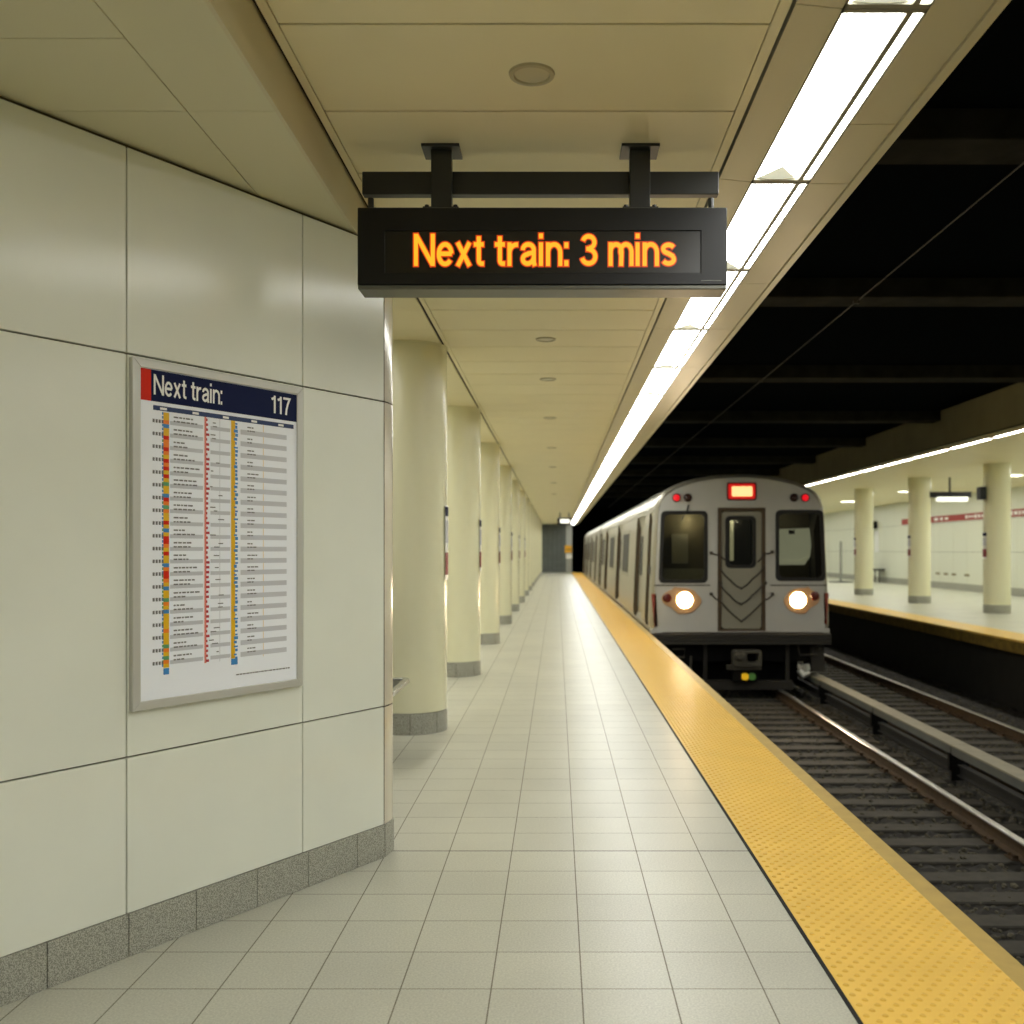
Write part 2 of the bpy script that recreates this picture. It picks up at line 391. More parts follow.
# ------------------------------------------------------------------ angled entrance wall
C0 = Vector((-.845, 4.83)); WD = Vector((-.5287, -.8488)).normalized(); WN = Vector((-WD.y, WD.x))
if WN.x < 0: WN = -WN            # normal towards the platform
def W(s, z, d=0.):
    p = C0+WD*s+WN*d; return Vector((p.x, p.y, z))
def wall_at(px, py, d=0.):       # wall coordinates (s, z) seen at a pixel
    r = Vector(((px-557)/F, 1.0)); q = C0+WN*d
    # t*r = q + s*WD
    det = r.x*(-WD.y)+WD.x*r.y
    t = (q.x*(-WD.y)+WD.x*q.y)/det
    p = r*t; s = (p-q).dot(WD)
    return s, EYE-(py-550)*t/F
def wbox(b, s0, s1, z0, z1, d0, d1, mi=0):
    v = [b.bm.verts.new(W(s, z, d)) for s in (s0, s1) for d in (d0, d1) for z in (z0, z1)]
    for q in ((0, 1, 3, 2), (4, 6, 7, 5), (0, 4, 5, 1), (2, 3, 7, 6), (0, 2, 6, 4), (1, 5, 7, 3)):
        b.bm.faces.new([v[i] for i in q]).material_index = mi
s1_ = wall_at(302.8, 400)[0]; s2_ = wall_at(126.8, 400)[0]; dS = s2_-s1_
S = [0, s1_, s2_, s2_+dS, s2_+2*dS, s2_+3*dS, s2_+4*dS, s2_+5*dS, s2_+6*dS]
Zr = [.16, .735, 2.225, SZ-.012]
b = MB(); wbox(b, .01, 6.7, 0, SZ, -.2, -.018)
# closed core behind the corner panel and the end face
P5 = Vector((-.82, 4.95)); P6 = Vector((-.86, 5.02))
b.loft([[(-.87, 4.84, z), (-.838, 4.95, z), (-.875, 5.02, z), (-4, 5.02, z), (-4, 4.9, z), (-1.1, 4.75, z)] for z in (0, SZ)])
struct(b.build('wall_left', M['joint']))
b = MB(); g = .003
for i in range(len(S)-1):
    for j in range(3):
        wbox(b, S[i]+(g if i else 0), S[i+1]-g, Zr[j]+(g if j else 0), Zr[j+1]-g, -.02, 0)
o = struct(b.build('wall_left_panels', M['wallpanel'], bevel=.003))
# rounded corner panels
b = MB()
cor = [(-.8432, 4.8335), (-.8335, 4.87), (-.825, 4.915), (-.821, 4.942), (-.824, 4.962), (-.834, 4.98), (-.86, 4.99), (-4, 4.99)]
for j in range(3):
    z0, z1 = Zr[j]+(g if j else 0), Zr[j+1]-g
    b.loft([[(x, yy, z0) for x, yy in cor], [(x, yy, z1) for x, yy in cor]], closed=False)
struct(b.build('wall_left_corner', M['corner'], smooth=True, angle=60))
# granite base blocks
b = MB(); bl = [0] + [wall_at(px, py)[0] for px, py in ((356.5, 868), (307.5, 887), (256.5, 907), (195.5, 929.5), (128, 955), (46.5, 986))]
while bl[-1] < 6.5: bl.append(bl[-1]+.36)
for a, c in zip(bl, bl[1:]): wbox(b, a+.002, c-.002, 0, .158, -.02, .006)
b.loft([[(-.838, 4.833, z), (-.815, 4.948, z), (-.825, 4.985, z), (-.86, 4.995, z), (-4, 4.995, z), (-4, 4.9, z), (-.9, 4.85, z)] for z in (0, .158)])
struct(b.build('baseboard_left', M['granite'], bevel=.002))

# ------------------------------------------------------------------ timetable poster on the wall
ps0 = wall_at(303.3, 540, .024)[0]; ps1 = wall_at(128.8, 540, 0)[0]; pz0 = wall_at(129.5, 713, .028)[1]; pz1 = wall_at(129.5, 355.2, .028)[1]
pc = W((ps0+ps1)/2, (pz0+pz1)/2, 0)
po = thing('timetable_poster', 'framed white timetable poster with navy header hung on the angled cream wall', 'poster', pc)
b = MB(); fw = .034
def frame_bar(pts):   # mitred bar: outer pair, inner pair in (s,z)
    lo = [W(s, z, .0) for s, z in pts]; hi = [W(s, z, .024) for s, z in pts]
    b.loft([lo, hi])
frame_bar([(ps0, pz0), (ps0, pz1), (ps0+fw, pz1-fw), (ps0+fw, pz0+fw)])
frame_bar([(ps1, pz0), (ps1, pz1), (ps1-fw, pz1-fw), (ps1-fw, pz0+fw)])
frame_bar([(ps0, pz1), (ps1, pz1), (ps1-fw, pz1-fw), (ps0+fw, pz1-fw)])
frame_bar([(ps0, pz0), (ps1, pz0), (ps1-fw, pz0+fw), (ps0+fw, pz0+fw)])
b.build('frame', M['alu'], po, bevel=.003)
D = .018
b = MB(); wbox(b, ps0+.03, ps1-.03, pz0+.03, pz1-.03, .002, D); sheet = b.build('poster_sheet', M['paper'], po)
sL, sR = ps1-fw, ps0+fw       # image left / right edges of the printed sheet
def wq(b, px0, py0, px1, py1, mi=0, e=.0006):   # printed rectangle from two measured corners
    a = wall_at(px0, py0); c = wall_at(px1, py1)
    b.poly([W(a[0], a[1], D+e), W(c[0], a[1], D+e), W(c[0], c[1], D+e), W(a[0], c[1], D+e)], mi)
def sq(b, s0, s1, z0, z1, mi=0, e=.0006):
    b.poly([W(s0, z0, D+e), W(s1, z0, D+e), W(s1, z1, D+e), W(s0, z1, D+e)], mi)
hz1 = pz1-fw-.002; hz0 = hz1-.118
sred = wall_at(151, 385, D)[0]
b = MB(); sq(b, sred, sR, hz0, hz1); b.build('header_band', M['navy'], sheet)
b = MB(); sq(b, sL, sred, hz0, hz1); b.build('red_block', M['red'], sheet)
def Wx(s_start, z_base):      # text frame on the wall
    X = -WD; o_ = W(s_start, z_base, D+.0012)
    return Matrix(((X.x, 0, WN.x, o_.x), (X.y, 0, WN.y, o_.y), (0, 1, 0, o_.z), (0, 0, 0, 1)))
s_a = wall_at(153.5, 388, D)[0]; s_b = wall_at(222.5, 388, D)[0]
b = MB(); write(b, 'Next train:', Wx(s_a, hz0+.026), s_a-s_b, .077, gap=.05); b.build('header_text', M['white'], sheet)
s_a = wall_at(270.5, 404, D)[0]; s_b = wall_at(290.5, 404, D)[0]
b = MB(); write(b, '117', Wx(s_a, hz0+.024), s_a-s_b, .075, gap=.02); b.build('route_number', M['white'], sheet)
# the timetable itself
tz1 = hz0-.032; tz0 = pz0+fw+.115
b = MB()
s0c = wall_at(153, 420, D)[0]; s9c = wall_at(293.5, 420, D)[0]
sq(b, s0c, s9c, tz1, tz1+.018, 0)
cs = lambda px: wall_at(px, 550, D)[0]
c_time0, c_time1 = cs(152.5), cs(161); c1a, c1b = cs(163.3), cs(169); c2a, c2b = cs(204.3), cs(208.3); c3a, c3b, c3c = cs(231), cs(235), cs(237.5); cR = cs(286.5)
NR = 20; pit = (tz1-.012-tz0)/NR
for k in range(5):
    s = s0c-.03-(s0c-.03-s9c)*k/4.6
    sq(b, s, s-.03, tz1+.004, tz1+.013, 4, .0010)
for r in range(NR+1):
    z = tz1-.012-r*pit
    if r < NR:
        zb = z-pit*.62
        sq(b, c1b-.004, c2a+.006, zb-.007, zb+.008, 1); sq(b, c2b-.01, c3a+.004, zb-.007, zb+.008, 1); sq(b, c3c-.015, cR, zb-.010, zb+.010, 1)
        for q in range(4):       # time figures
            sq(b, c_time0-q*.013, c_time0-q*.013-.009, zb-.005, zb+.008, 2)
        for q in range(2):       # station lines
            zz = z-pit*(.12+.33*q); s = c1b-.02; n = random.randint(3, 6)
            for _ in range(n):
                w = random.uniform(.008, .022); sq(b, s, s-w, zz-.0028, zz+.0028, 2, .0008); s -= w+.004
            zz2 = z-pit*(.16+.3*q); s = c3c-.05
            for _ in range(random.randint(2, 3)):
                w = random.uniform(.008, .02); sq(b, s, s-w, zz2-.0025, zz2+.0025, 2, .0008); s -= w+.003
            if random.random() < .5:
                s = c2b-random.uniform(.0, .05); sq(b, s, s-random.uniform(.01, .03), zz2-.002, zz2+.002, 2, .0008)
sq(b, cs(219.5), cs(220), tz0, tz1, 1, .0005); sq(b, cs(263), cs(263.4), tz0, tz1, 5, .0005)
s = cs(236)
while s > cs(288): w = random.uniform(.006, .018); sq(b, s, s-w, pz0+fw+.05, pz0+fw+.055, 2); s -= w+.003
b.build('timetable_rows', [M['navy2'], M['greyp'], M['dkgreyp'], M['navy'], M['white'], M['yellowp']], sheet)
b = MB(); N1 = 66; hh = (tz1-tz0-.004)/N1
for k in range(N1):
    z = tz1-.004-k*hh; c = random.choice([0, 0, 0, 1, 1, 2]) if k % 3 else random.choice([2, 3, 2, 4, 0])
    sq(b, c1a, c1b, z-hh, z, c)
    sq(b, c1a+.006, c1a, z-hh*.7, z, random.choice([3, 4, 3]))
sq(b, c1a, c1b, tz0-.026, tz0-.002, 3)
b.build('coloured_route_line', [M['yellowp'], M['orange'], M['red'], M['blue'], M['green']], sheet)
b = MB(); sq(b, c2a, c2a-(c2a-c2b)*.5, tz0, tz1, 0)
for k in range(50):
    z = tz1-(k+.5)*(tz1-tz0)/50; sq(b, c2a-(c2a-c2b)*.4, c2b-random.uniform(-.006, .006), z-.006, z+.004, 1, .0009)
b.build('red_route_line', [M['pink'], M['crimson']], sheet)
b = MB(); sq(b, c3a, c3b, tz0+.006, tz1, 0)
for k in range(60):
    z = tz1-(k+.5)*(tz1-tz0)/60; w = random.choice([0, 0, 0, .5])
    sq(b, c3b+.012*w, c3c+random.uniform(-.002, .005), z-.007, z+random.choice([0, .004, .006]), 1, .0009)
sq(b, c3a, c3c, tz0-.02, tz0+.005, 1, .0009)
b.build('yellow_route_line', [M['yellowp'], M['blue']], sheet)

# ------------------------------------------------------------------ ceilings
b = MB(); b.box(-6, .72, Y0, Y1, CZ+.012, CZ+.05); b.box(.72, 1.36, Y0, Y1, CZ+.30, CZ+.34)
b.box(-6, GX-.02, 5.02, Y1, CZ+.011, CZ+.03); struct(b.build('ceiling_backing', M['gap']))
b = MB()
xa, xb = GX+.012, .73
ys = []; y = 3.83-.635*12
while y < Y1: ys.append(y); y += .635
for y in ys:
    b.box(xa+.036, xb-.042, y+.009, min(y+.632, Y1), CZ, CZ+.012)
b.box(xa, xa+.032, Y0, Y1, CZ, CZ+.012); b.box(xb-.038, xb, Y0, Y1, CZ, CZ+.012)
y = 5.05
for y in ys:
    if y > 4.9: b.box(-4, GX-.008, y+.002, min(y+.633, Y1), CZ-.001, CZ+.012)
struct(b.build('ceiling', M['ceil'], bevel=.0015))
b = MB()   # lower soffit with its drop face
seam = -1.265
sy = [-4, -2.5, -1, .9, 1.95, 2.9, 3.38, 4.3, 5.02]
for a, c in zip(sy, sy[1:]): b.box(-6, seam-.002, a+.002, c-.002, SZ, SZ+.012)
sy2 = [-4, -2.5, -1, .9, 1.95, 3.38, 5.02]
for a, c in zip(sy2, sy2[1:]): b.box(seam+.002, -.953, a+.001, c-.001, SZ, SZ+.012)
struct(b.build('ceiling_soffit', M['ceilsoffit']))
b = MB(); b.box(-.962, -.948, Y0, 5.02, SZ-.003, CZ+.011); b.box(-6, -.948, 5.02, 5.032, SZ-.003, CZ+.01); struct(b.build('trim_1', M['trough']))
b = MB(); b.box(-6, -.96, Y0, 5.02, SZ+.013, SZ+.02); struct(b.build('ceiling_soffit_backing', M['joint']))

# light trough
FIX = [1.5, 3.1, 4.56, 6.0, 7.62]
while FIX[-1] < 64: FIX.append(FIX[-1]+1.6)
FIX[-1] = min(FIX[-1], 65.9)
XL0, XL1, XS0, XS1, XO0, XO1 = .899, 1.109, 1.124, 1.163, 1.357, 1.395
b = MB()
for a, c in zip([-4, -2.5, -1, .3]+FIX, [-2.5, -1, .3]+FIX):
    b.loft([[(.748, yy, CZ+.012), (XL0-.004, yy, CZ-.004), (XL0-.004, yy, CZ+.05), (.748, yy, CZ+.05)] for yy in (a+.002, c-.002)])
fj = [-4, -2.4, -.8, .8, 2.4, 3.94, 4.58, 6.3, 7.6]
while fj[-1] < 64: fj.append(fj[-1]+1.6)
fj.append(Y1)
for a, c in zip(fj, fj[1:]): b.box(XS1+.004, XO0-.004, a+.002, c-.002, CZ-.004, CZ+.05)
struct(b.build('trim_2', M['trough'], bevel=.002))
b = MB(); b.box(XO0, XO1, Y0, Y1, CZ-.012, CZ+.5); b.box(1.33, XO1, Y0, Y1, CZ+.3, 4.35); struct(b.build('trim_3', M['trough']))
b = MB(); b.box(.74, XO0, Y0, Y1, CZ+.06, CZ+.08); struct(b.build('trim_4', M['joint']))

def make_fixture(y0, y1, label):
    t = thing('ceiling_light', label, 'ceiling light', ((XL0+XS1)/2, (y0+y1)/2, CZ), 'fluorescent panels of the light strip above the platform edge')
    b = MB(); b.box(XL0+.004, XL1-.004, y0+.012, y1-.012, CZ+.008, CZ+.02); b.box(XS0+.002, XS1-.003, y0+.012, y1-.012, CZ+.004, CZ+.02); b.build('diffuser', M['lens'], t)
    b = MB(); b.box(XL0-.003, XL0+.004, y0+.002, y1-.002, CZ-.004, CZ+.03); b.box(XL1-.004, XS0+.002, y0+.002, y1-.002, CZ-.005, CZ+.03); b.box(XS1-.003, XS1+.003, y0+.002, y1-.002, CZ-.004, CZ+.03)
    b.box(XL0-.003, XS1+.003, y0+.002, y0+.026, CZ-.004, CZ+.03); b.box(XL0-.003, XS1+.003, y1-.026, y1-.002, CZ-.004, CZ+.03)
    b.build('frame', M['lightframe'], t)
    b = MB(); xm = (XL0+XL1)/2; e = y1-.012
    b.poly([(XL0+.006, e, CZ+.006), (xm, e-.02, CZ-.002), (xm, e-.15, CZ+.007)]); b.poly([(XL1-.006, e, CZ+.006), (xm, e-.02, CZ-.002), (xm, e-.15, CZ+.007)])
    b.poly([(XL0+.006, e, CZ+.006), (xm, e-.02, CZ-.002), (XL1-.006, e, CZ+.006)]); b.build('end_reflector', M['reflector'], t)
    return t
for i, (a, c) in enumerate(zip(FIX, FIX[1:])):
    make_fixture(a, c, f'bright fluorescent ceiling panel, {ordw(i+1)} of the row above the platform edge from the photo top')

def make_downlight(x, y, n):
    t = thing('downlight', f'small round unlit downlight, {ordw(n)} of the row in the ceiling from the photo top', 'downlight', (x, y, CZ), 'round downlights in the platform ceiling')
    b = MB(); sg = 28
    loops = [[(x+r*math.cos(2*PI*k/sg), y+r*math.sin(2*PI*k/sg), z) for k in range(sg)] for r, z in ((.083, CZ), (.08, CZ-.008), (.066, CZ-.010), (.062, CZ-.003))]
    b.loft(loops, caps=False); b.build('trim_ring', M['downlight'], t, smooth=True)
    b = MB(); b.lathe(x, y, [(.063, CZ-.002), (.05, CZ-.005), (.02, CZ-.006)], 24); b.build('lens', M['downlens'], t, smooth=True)
for n, y in enumerate((3.53, 7.97, 9.83, 12.7, 16.4, 20.2, 25, 30)): make_downlight(-.09, y, n+1)

# ------------------------------------------------------------------ LED sign
SX0, SX1, SY0, SY1, SZ0, SZ1 = -.834, .711, 4.12, 4.27, 2.587, 2.932
sg_ = thing('train_arrival_sign', 'black hanging display reading Next train: 3 mins in amber letters', 'sign', ((SX0+SX1)/2, 4.2, CZ))
b = MB(); b.box(SX0, SX1, SY0+.012, SY1, SZ0+.018, SZ1); b.box(SX0+.004, SX1-.004, SY0+.004, SY1-.004, SZ0, SZ0+.018); hs = b.build('housing', M['housing_edge'], sg_, bevel=.004)
b = MB(); scx0, scx1, scz0, scz1 = -.718, .600, 2.655, 2.832
b.plate([rr(SX0+.004, SX1-.004, SZ0+.02, SZ1-.006, .006, 2), [(scx0, scz0), (scx1, scz0), (scx1, scz1), (scx0, scz1)][::-1]], .014, XZat(SY0+.008), bevel=.002); b.build('front_bezel', M['housing'], sg_)
b = MB(); b.box(scx0-.01, scx1+.01, SY0+.009, SY0+.014, scz0-.01, scz1+.01); scn = b.build('screen', M['screen'], sg_)
def SXf(x0, z0, d): return Matrix(((1, 0, 0, x0), (0, 0, -1, d), (0, 1, 0, z0), (0, 0, 0, 1)))
tw = 262/F*4.13; tx = (414-557)/F*4.13; tz = EYE-(266-550)/F*4.13; th = 32/F*4.13
b = MB(); write(b, 'Next train: 3 mins', SXf(tx, tz, SY0+.0080), tw, th); b.build('lettering', M['led'], scn)
b = MB(); write(b, 'Next train: 3 mins', SXf(tx, tz, SY0+.0086), tw, th, extra=.085); b.build('lettering_glow', M['ledhalo'], scn)
b = MB(); b.box(.60, .685, SY0-.001, SY0+.004, SZ0+.034, SZ0+.037); b.build('maker_strip', M['housing_edge'], sg_)
b = MB(); b.box(-.833, .692, 4.225, 4.275, 3.02, 3.118); b.build('mounting_beam', M['metalblack'], sg_, bevel=.004)
for px in (442, 639.5):
    x = (px-557)/F*4.2
    b = MB(); b.box(x-.043, x+.043, 4.17, 4.224, SZ1, CZ-.012); hg = b.build('hanger_post', M['metalblack'], sg_, bevel=.003)
    b = MB(); b.box(x-.08, x+.08, 4.13, 4.28, CZ-.012, CZ); b.build('ceiling_plate', M['metalblack'], hg, bevel=.002)
    b = MB(); b.box(x-.075, x+.075, 4.15, 4.25, SZ1, SZ1+.01)
    for dx in (-.06, .06): b.tube([(x+dx, 4.17, SZ1+.01), (x+dx, 4.17, SZ1+.022)], .01, 6)
    b.build('foot_plate', M['metalblack'], hg)
for x in (-.80, .662):
    b = MB(); b.tube([(x, 4.25, SZ1), (x, 4.25, 3.01)], .013, 10); b.tube([(x, 4.25, SZ1), (x, 4.25, SZ1+.015)], .03, 8); b.build('drop_rod', M['metalblack'], sg_)

# ------------------------------------------------------------------ columns of this platform
def make_column(cx, cy, r, ztop, label, group, zbase=.175):
    t = thing('round_column', label, 'column', (cx, cy, 0), group); t['kind'] = 'thing'
    b = MB(); b.lathe(cx, cy, [(r, zbase), (r, ztop-.02), (r+.006, ztop-.02), (r+.006, ztop)], 48); b.build('shaft', M['column'], t, smooth=True)
    b = MB(); b.lathe(cx, cy, [(r+.004, 0), (r+.004, zbase-.006), (r-.01, zbase-.006), (r-.01, zbase)], 48)
    for k in range(8):
        a = 2*PI*k/8-PI/2+.12; ca, sa = math.cos(a), math.sin(a); R = r+.0046
        b.poly([(cx+R*ca-.002*sa, cy+R*sa+.002*ca, 0), (cx+R*ca+.002*sa, cy+R*sa-.002*ca, 0), (cx+R*ca+.002*sa, cy+R*sa-.002*ca, zbase-.008), (cx+R*ca-.002*sa, cy+R*sa+.002*ca, zbase-.008)], 1)
    b.build('granite_base', [M['granite'], M['joint']], t, smooth=True)
    return t
def make_column_notice(cx, cy, r, a0, a1, z0, z1, label, group):
    t = thing('column_notice', label, 'notice', (cx, cy, (z0+z1)/2), group)
    def sheet(za, zb, rr_, n=10): 
        bb = MB(); bb.loft([[(cx+R*math.cos(math.radians(a0+(a1-a0)*k/n)), cy+R*math.sin(math.radians(a0+(a1-a0)*k/n)), zb_) for k in range(n+1)] for R, zb_ in ((r+.001, za), (rr_, za), (rr_, zb), (r+.001, zb))], closed=False); return bb
    H = z1-z0
    sheet(z0, z1, r+.010).build('notice_panel', M['white'], t, smooth=True)
    sheet(z0+.86*H, z1-.01, r+.012).build('dark_header', M['navy'], t, smooth=True)
    sheet(z0+.07*H, z0+.37*H, r+.012).build('red_block', M['maroon'], t, smooth=True)
    sheet(z0+.5*H, z0+.8*H, r+.012).build('grey_block', M['greyp'], t, smooth=True)
CYS = [8.3, 11.95, 15.95, 20.2, 24.35, 28.5, 32.6, 36.7, 40.8, 44.9, 49, 53.1, 57.2, 61.3]
for i, y in enumerate(CYS):
    make_column(-1.225, y, .3, CZ, f'cream round column with grey granite base, {ordw(i+1)} of the row from the angled wall', 'round columns along the tiled platform')
    if i < 6: make_column_notice(-1.225, y, .3, -17, 45, 1.25, 1.87, f'narrow notice wrapped on the track side of the {ordw(i+1)} column from the angled wall', 'notices on the platform columns')

# bench behind the wall corner
bt = thing('metal_bench', 'dark metal bench with chrome rim sticking out behind the angled wall corner', 'bench', (-2.1, 7.25, 0))
b = MB(); b.box(-2.96, -1.18, 6.75, 7.65, .485, .497); b.build('seat', M['benchseat'], bt)
b = MB(); b.plate([rr(-3.0, -1.14, 6.7, 7.7, .05, 4), rr(-2.955, -1.185, 6.745, 7.655, .03, 4)[::-1]], .035, Matrix.Translation((0, 0, .49)), bevel=.008); b.build('rim', M['benchmetal'], bt)
for x in (-2.7, -1.6):
    for y in (6.9, 7.5):
        b = MB(); b.tube([(x, y, 0), (x, y, .48)], .022, 10); b.tube([(x, y, 0), (x, y, .01)], .05, 10); b.build('leg', M['benchmetal'], bt)

# back of this platform
b = MB(); b.box(-4.1, -4.0, 5.0, Y1, 0, CZ+.02); struct(b.build('wall_back', M['wallpanel']))
b = MB(); b.box(-4, .62, Y1, Y1+.1, 0, CZ+.02); struct(b.build('wall_end', M['tilewall']))
b = MB(); b.box(.6, 1.0, Y1-.25, Y1+.1, 0, CZ-.02); struct(b.build('trim_5', M['pillar']))
t = thing('warning_sign', 'small amber square sign on the grey end pillar of the platform', 'sign', (.78, Y1-.27, 1.5))
b = MB(); b.box(.52, .98, Y1-.27, Y1-.25, 1.32, 1.8); b.build('sign_plate', M['amber'], t, bevel=.01)
b = MB(); b.box(.56, .94, Y1-.275, Y1-.27, 1.5, 1.56); b.build('dark_bar', M['dirtyyellow'], t)
t = thing('notice_plate', 'small white plate under the amber sign on the end pillar', 'sign', (.8, Y1-.27, 1.1))
b = MB(); b.box(.6, .99, Y1-.27, Y1-.25, .92, 1.24); b.build('plate', M['white'], t, bevel=.01)
b = MB(); b.box(.64, .95, Y1-.275, Y1-.27, 1.12, 1.16); b.build('grey_bar', M['greyp'], t)
t = thing('hanging_sign', 'small dark box sign with lit white face hanging near the platform end', 'sign', (.33, 45, CZ))
b = MB(); b.plate([rr(.02, .66, 2.66, 2.96, .04, 3), rr(.14, .58, 2.72, 2.9, .02, 3)[::-1]], .2, XZat(45)); b.build('housing', M['housing'], t)
b = MB(); b.box(.13, .59, 44.98, 45.02, 2.71, 2.91); b.build('lit_face', M['litwhite'], t)
for x in (.14, .54):
    b = MB(); b.tube([(x, 45, 2.95), (x, 45, CZ)], .02, 8); b.build('hanger_rod', M['metalblack'], t)

# enclosing shell behind the camera (kept plain, closes the room)
b = MB(); b.box(-6, EDGE, Y0-.1, Y0, 0, CZ+.05); struct(b.build('wall_front', M['wallpanel']))
b = MB(); b.box(-6.1, -6, Y0, 5, 0, CZ+.05); struct(b.build('wall_side', M['wallpanel']))

# ------------------------------------------------------------------ tunnel above the tracks
b = MB(); b.box(1.33, 8.2, Y0, 80, 4.3, 4.4); struct(b.build('ceiling_tunnel', M['void']))
for i, y in enumerate((1.6, 6.26, 10.16, 14.95, 19.9, 24.7, 29.5, 34.3, 39.1, 43.9, 48.7)):
    b = MB(); b.box(1.4, 7.75, y, y+.42, 4.1, 4.3); struct(b.build('ceiling_beam', M['beam'], bevel=.01))
t = thing('ceiling_conduit', 'thin grey conduit running along the black ceiling over the tracks', 'pipe', (3.12, 20, 4.09))
b = MB(); b.tube([(3.12, y, 4.088) for y in (-4, 10, 30, 60)], .006, 8); b.build('pipe', M['chain'], t, smooth=True)
b = MB()
for y in (6.4, 10.3, 15.1, 20.05, 24.9): b.box(3.09, 3.15, y, y+.03, 4.07, 4.1)
b.build('pipe_clip', M['chain'], t)
b = MB(); b.box(1.0, 8.2, 79.9, 80, -1.6, 4.4); struct(b.build('wall_tunnel_end', M['void']))
b = MB(); b.box(1.0, 1.1, Y1, 80, -1.6, 4.4); struct(b.build('wall_tunnel_side', M['void']))

# ------------------------------------------------------------------ track bed
RZ = -1.07; TZ = -1.225
def ballast_h(x, y): return -1.25+.035*(noise.noise(Vector((x*9, y*9, 3)))+.6*noise.noise(Vector((x*23, y*23, 9))))
b = MB(); b.box(1.9, 8.6, Y0, 80, -1.5, -1.4); struct(b.build('floor_trackbed', M['pit']))
b = MB(); nx, ny = 110, 420
def gy(j): t = j/ny; return 3.0+40*t**1.5
V = [[b.bm.verts.new((2.0+5.9*i/nx, gy(j), ballast_h(2.0+5.9*i/nx, gy(j)))) for i in range(nx+1)] for j in range(ny+1)]
for j in range(ny):
    for i in range(nx): b.bm.faces.new((V[j][i], V[j][i+1], V[j+1][i+1], V[j+1][i]))
b.poly([(2, 43, -1.25), (7.9, 43, -1.25), (7.9, 79.8, -1.25), (2, 79.8, -1.25)])
ICO = bmesh.new(); bmesh.ops.create_icosphere(ICO, subdivisions=1, radius=1); IV = [v.co.copy() for v in ICO.verts]; IF = [[v.index for v in f.verts] for f in ICO.faces]; ICO.free()
def stone(x, y, z, r):
    sx, sy_, sz = (random.uniform(.7, 1.3)*r for _ in range(3)); rot = Matrix.Rotation(random.uniform(0, 6.28), 3, Vector((random.random()-.5, random.random()-.5, 1)).normalized())
    vs = [b.bm.verts.new(Vector((x, y, z))+rot @ Vector((v.x*sx*random.uniform(.8, 1.2), v.y*sy_*random.uniform(.8, 1.2), v.z*sz*.8))) for v in IV]
    for f in IF: b.bm.faces.new([vs[i] for i in f]).material_index = 1
for _ in range(9000):
    y = 4.5+ (random.random()**1.7)*20; x = random.uniform(2.05, 7.4)
    stone(x, y, ballast_h(x, y)+.004, random.uniform(.014, .032))
tag(b.build('ballast_gravel', [M['ballast'], M['stone']]), 'dark crushed stone ballast between and beside the ties of both tracks', 'gravel', kind='stuff')

def rail(x, label, y0=Y0, y1=80, group='running rails of the two tracks'):
    t = thing('steel_rail', label, 'rail', (x, 20, TZ), group)
    b = MB(); pr = [(-.065, TZ), (.065, TZ), (.065, TZ+.012), (.012, TZ+.03), (.010, RZ-.04), (.040, RZ-.032), (.042, RZ-.004), (-.042, RZ-.004), (-.040, RZ-.032), (-.010, RZ-.04), (-.012, TZ+.03), (-.065, TZ+.012)]
    b.loft([[(x+u, y, z) for u, z in pr] for y in (y0, y1)]); b.build('rail_web', M['rust'], t)
    b = MB(); hp = [(-.0425, RZ-.012), (-.0425, RZ-.004), (-.034, RZ), (.034, RZ), (.0425, RZ-.004), (.0425, RZ-.012)]
    b.loft([[(x+u, y, z) for u, z in hp] for y in (y0, y1)]); b.build('running_surface', M['steel'], t, smooth=True)
TC = 3.36; RL, RR = TC-.75, TC+.75
rail(RL, 'running rail of the train track close under the yellow platform edge')
rail(RR, 'shiny running rail of the train track beside the covered third rail')
rail(5.12, 'running rail of the far track close behind the covered third rail')
rail(6.6, 'shiny running rail of the far track beside the opposite platform wall')

def make_tie(name, cx, rails, x0, x1, label, group):
    t = thing(name, label, 'railway tie', (cx, 0, TZ), group)
    b = MB(); v = b.box(x0-cx, x1-cx, -.12, .12, -.16, 0); b.build('timber', M['tie'], t, bevel=.012, local=True, seg=1)
    for rx in rails:
        x = rx-cx
        for sgn in (-1, 1):
            b = MB(); b.box(x+sgn*.094-.026, x+sgn*.094+.026, -.08, .08, 0, .012)
            for yy in (-.05, .05): b.tube([(x+sgn*.085, yy, .012), (x+sgn*.085, yy, .04)], .016, 6)
            b.box(x+sgn*.066-.018, x+sgn*.066+.018, -.045, .045, .012, .034)
            b.build('rail_clip', M['rust'], t, local=True)
    return t
nt = []; y = 7.16+.12-.49*5
while y < 18.3: nt.append(y); y += .49
nt = nt[::-1]     # count away from the train
t0 = None
for i, y in enumerate(nt):
    lab = f'dark railway tie under the train track, {ordw(i+1)} in front of the train'
    if t0 is None: t0 = make_tie('railway_tie', TC, (RL, RR), 2.15, 4.58, lab, 'ties of the train track'); t0.location.y = y
    else:
        c = copy_tree(t0); c.location.y = y; c['label'] = lab
u0 = None; y = 8.0
while y < 36:
    lab = 'dark railway tie of the far track between covered third rail and opposite platform'
    if u0 is None: u0 = make_tie('railway_tie', 5.86, (5.12, 6.6), 4.95, 7.12, lab, 'ties of the far track'); u0.location.y = y
    else: c = copy_tree(u0); c.location.y = y
    y += .5

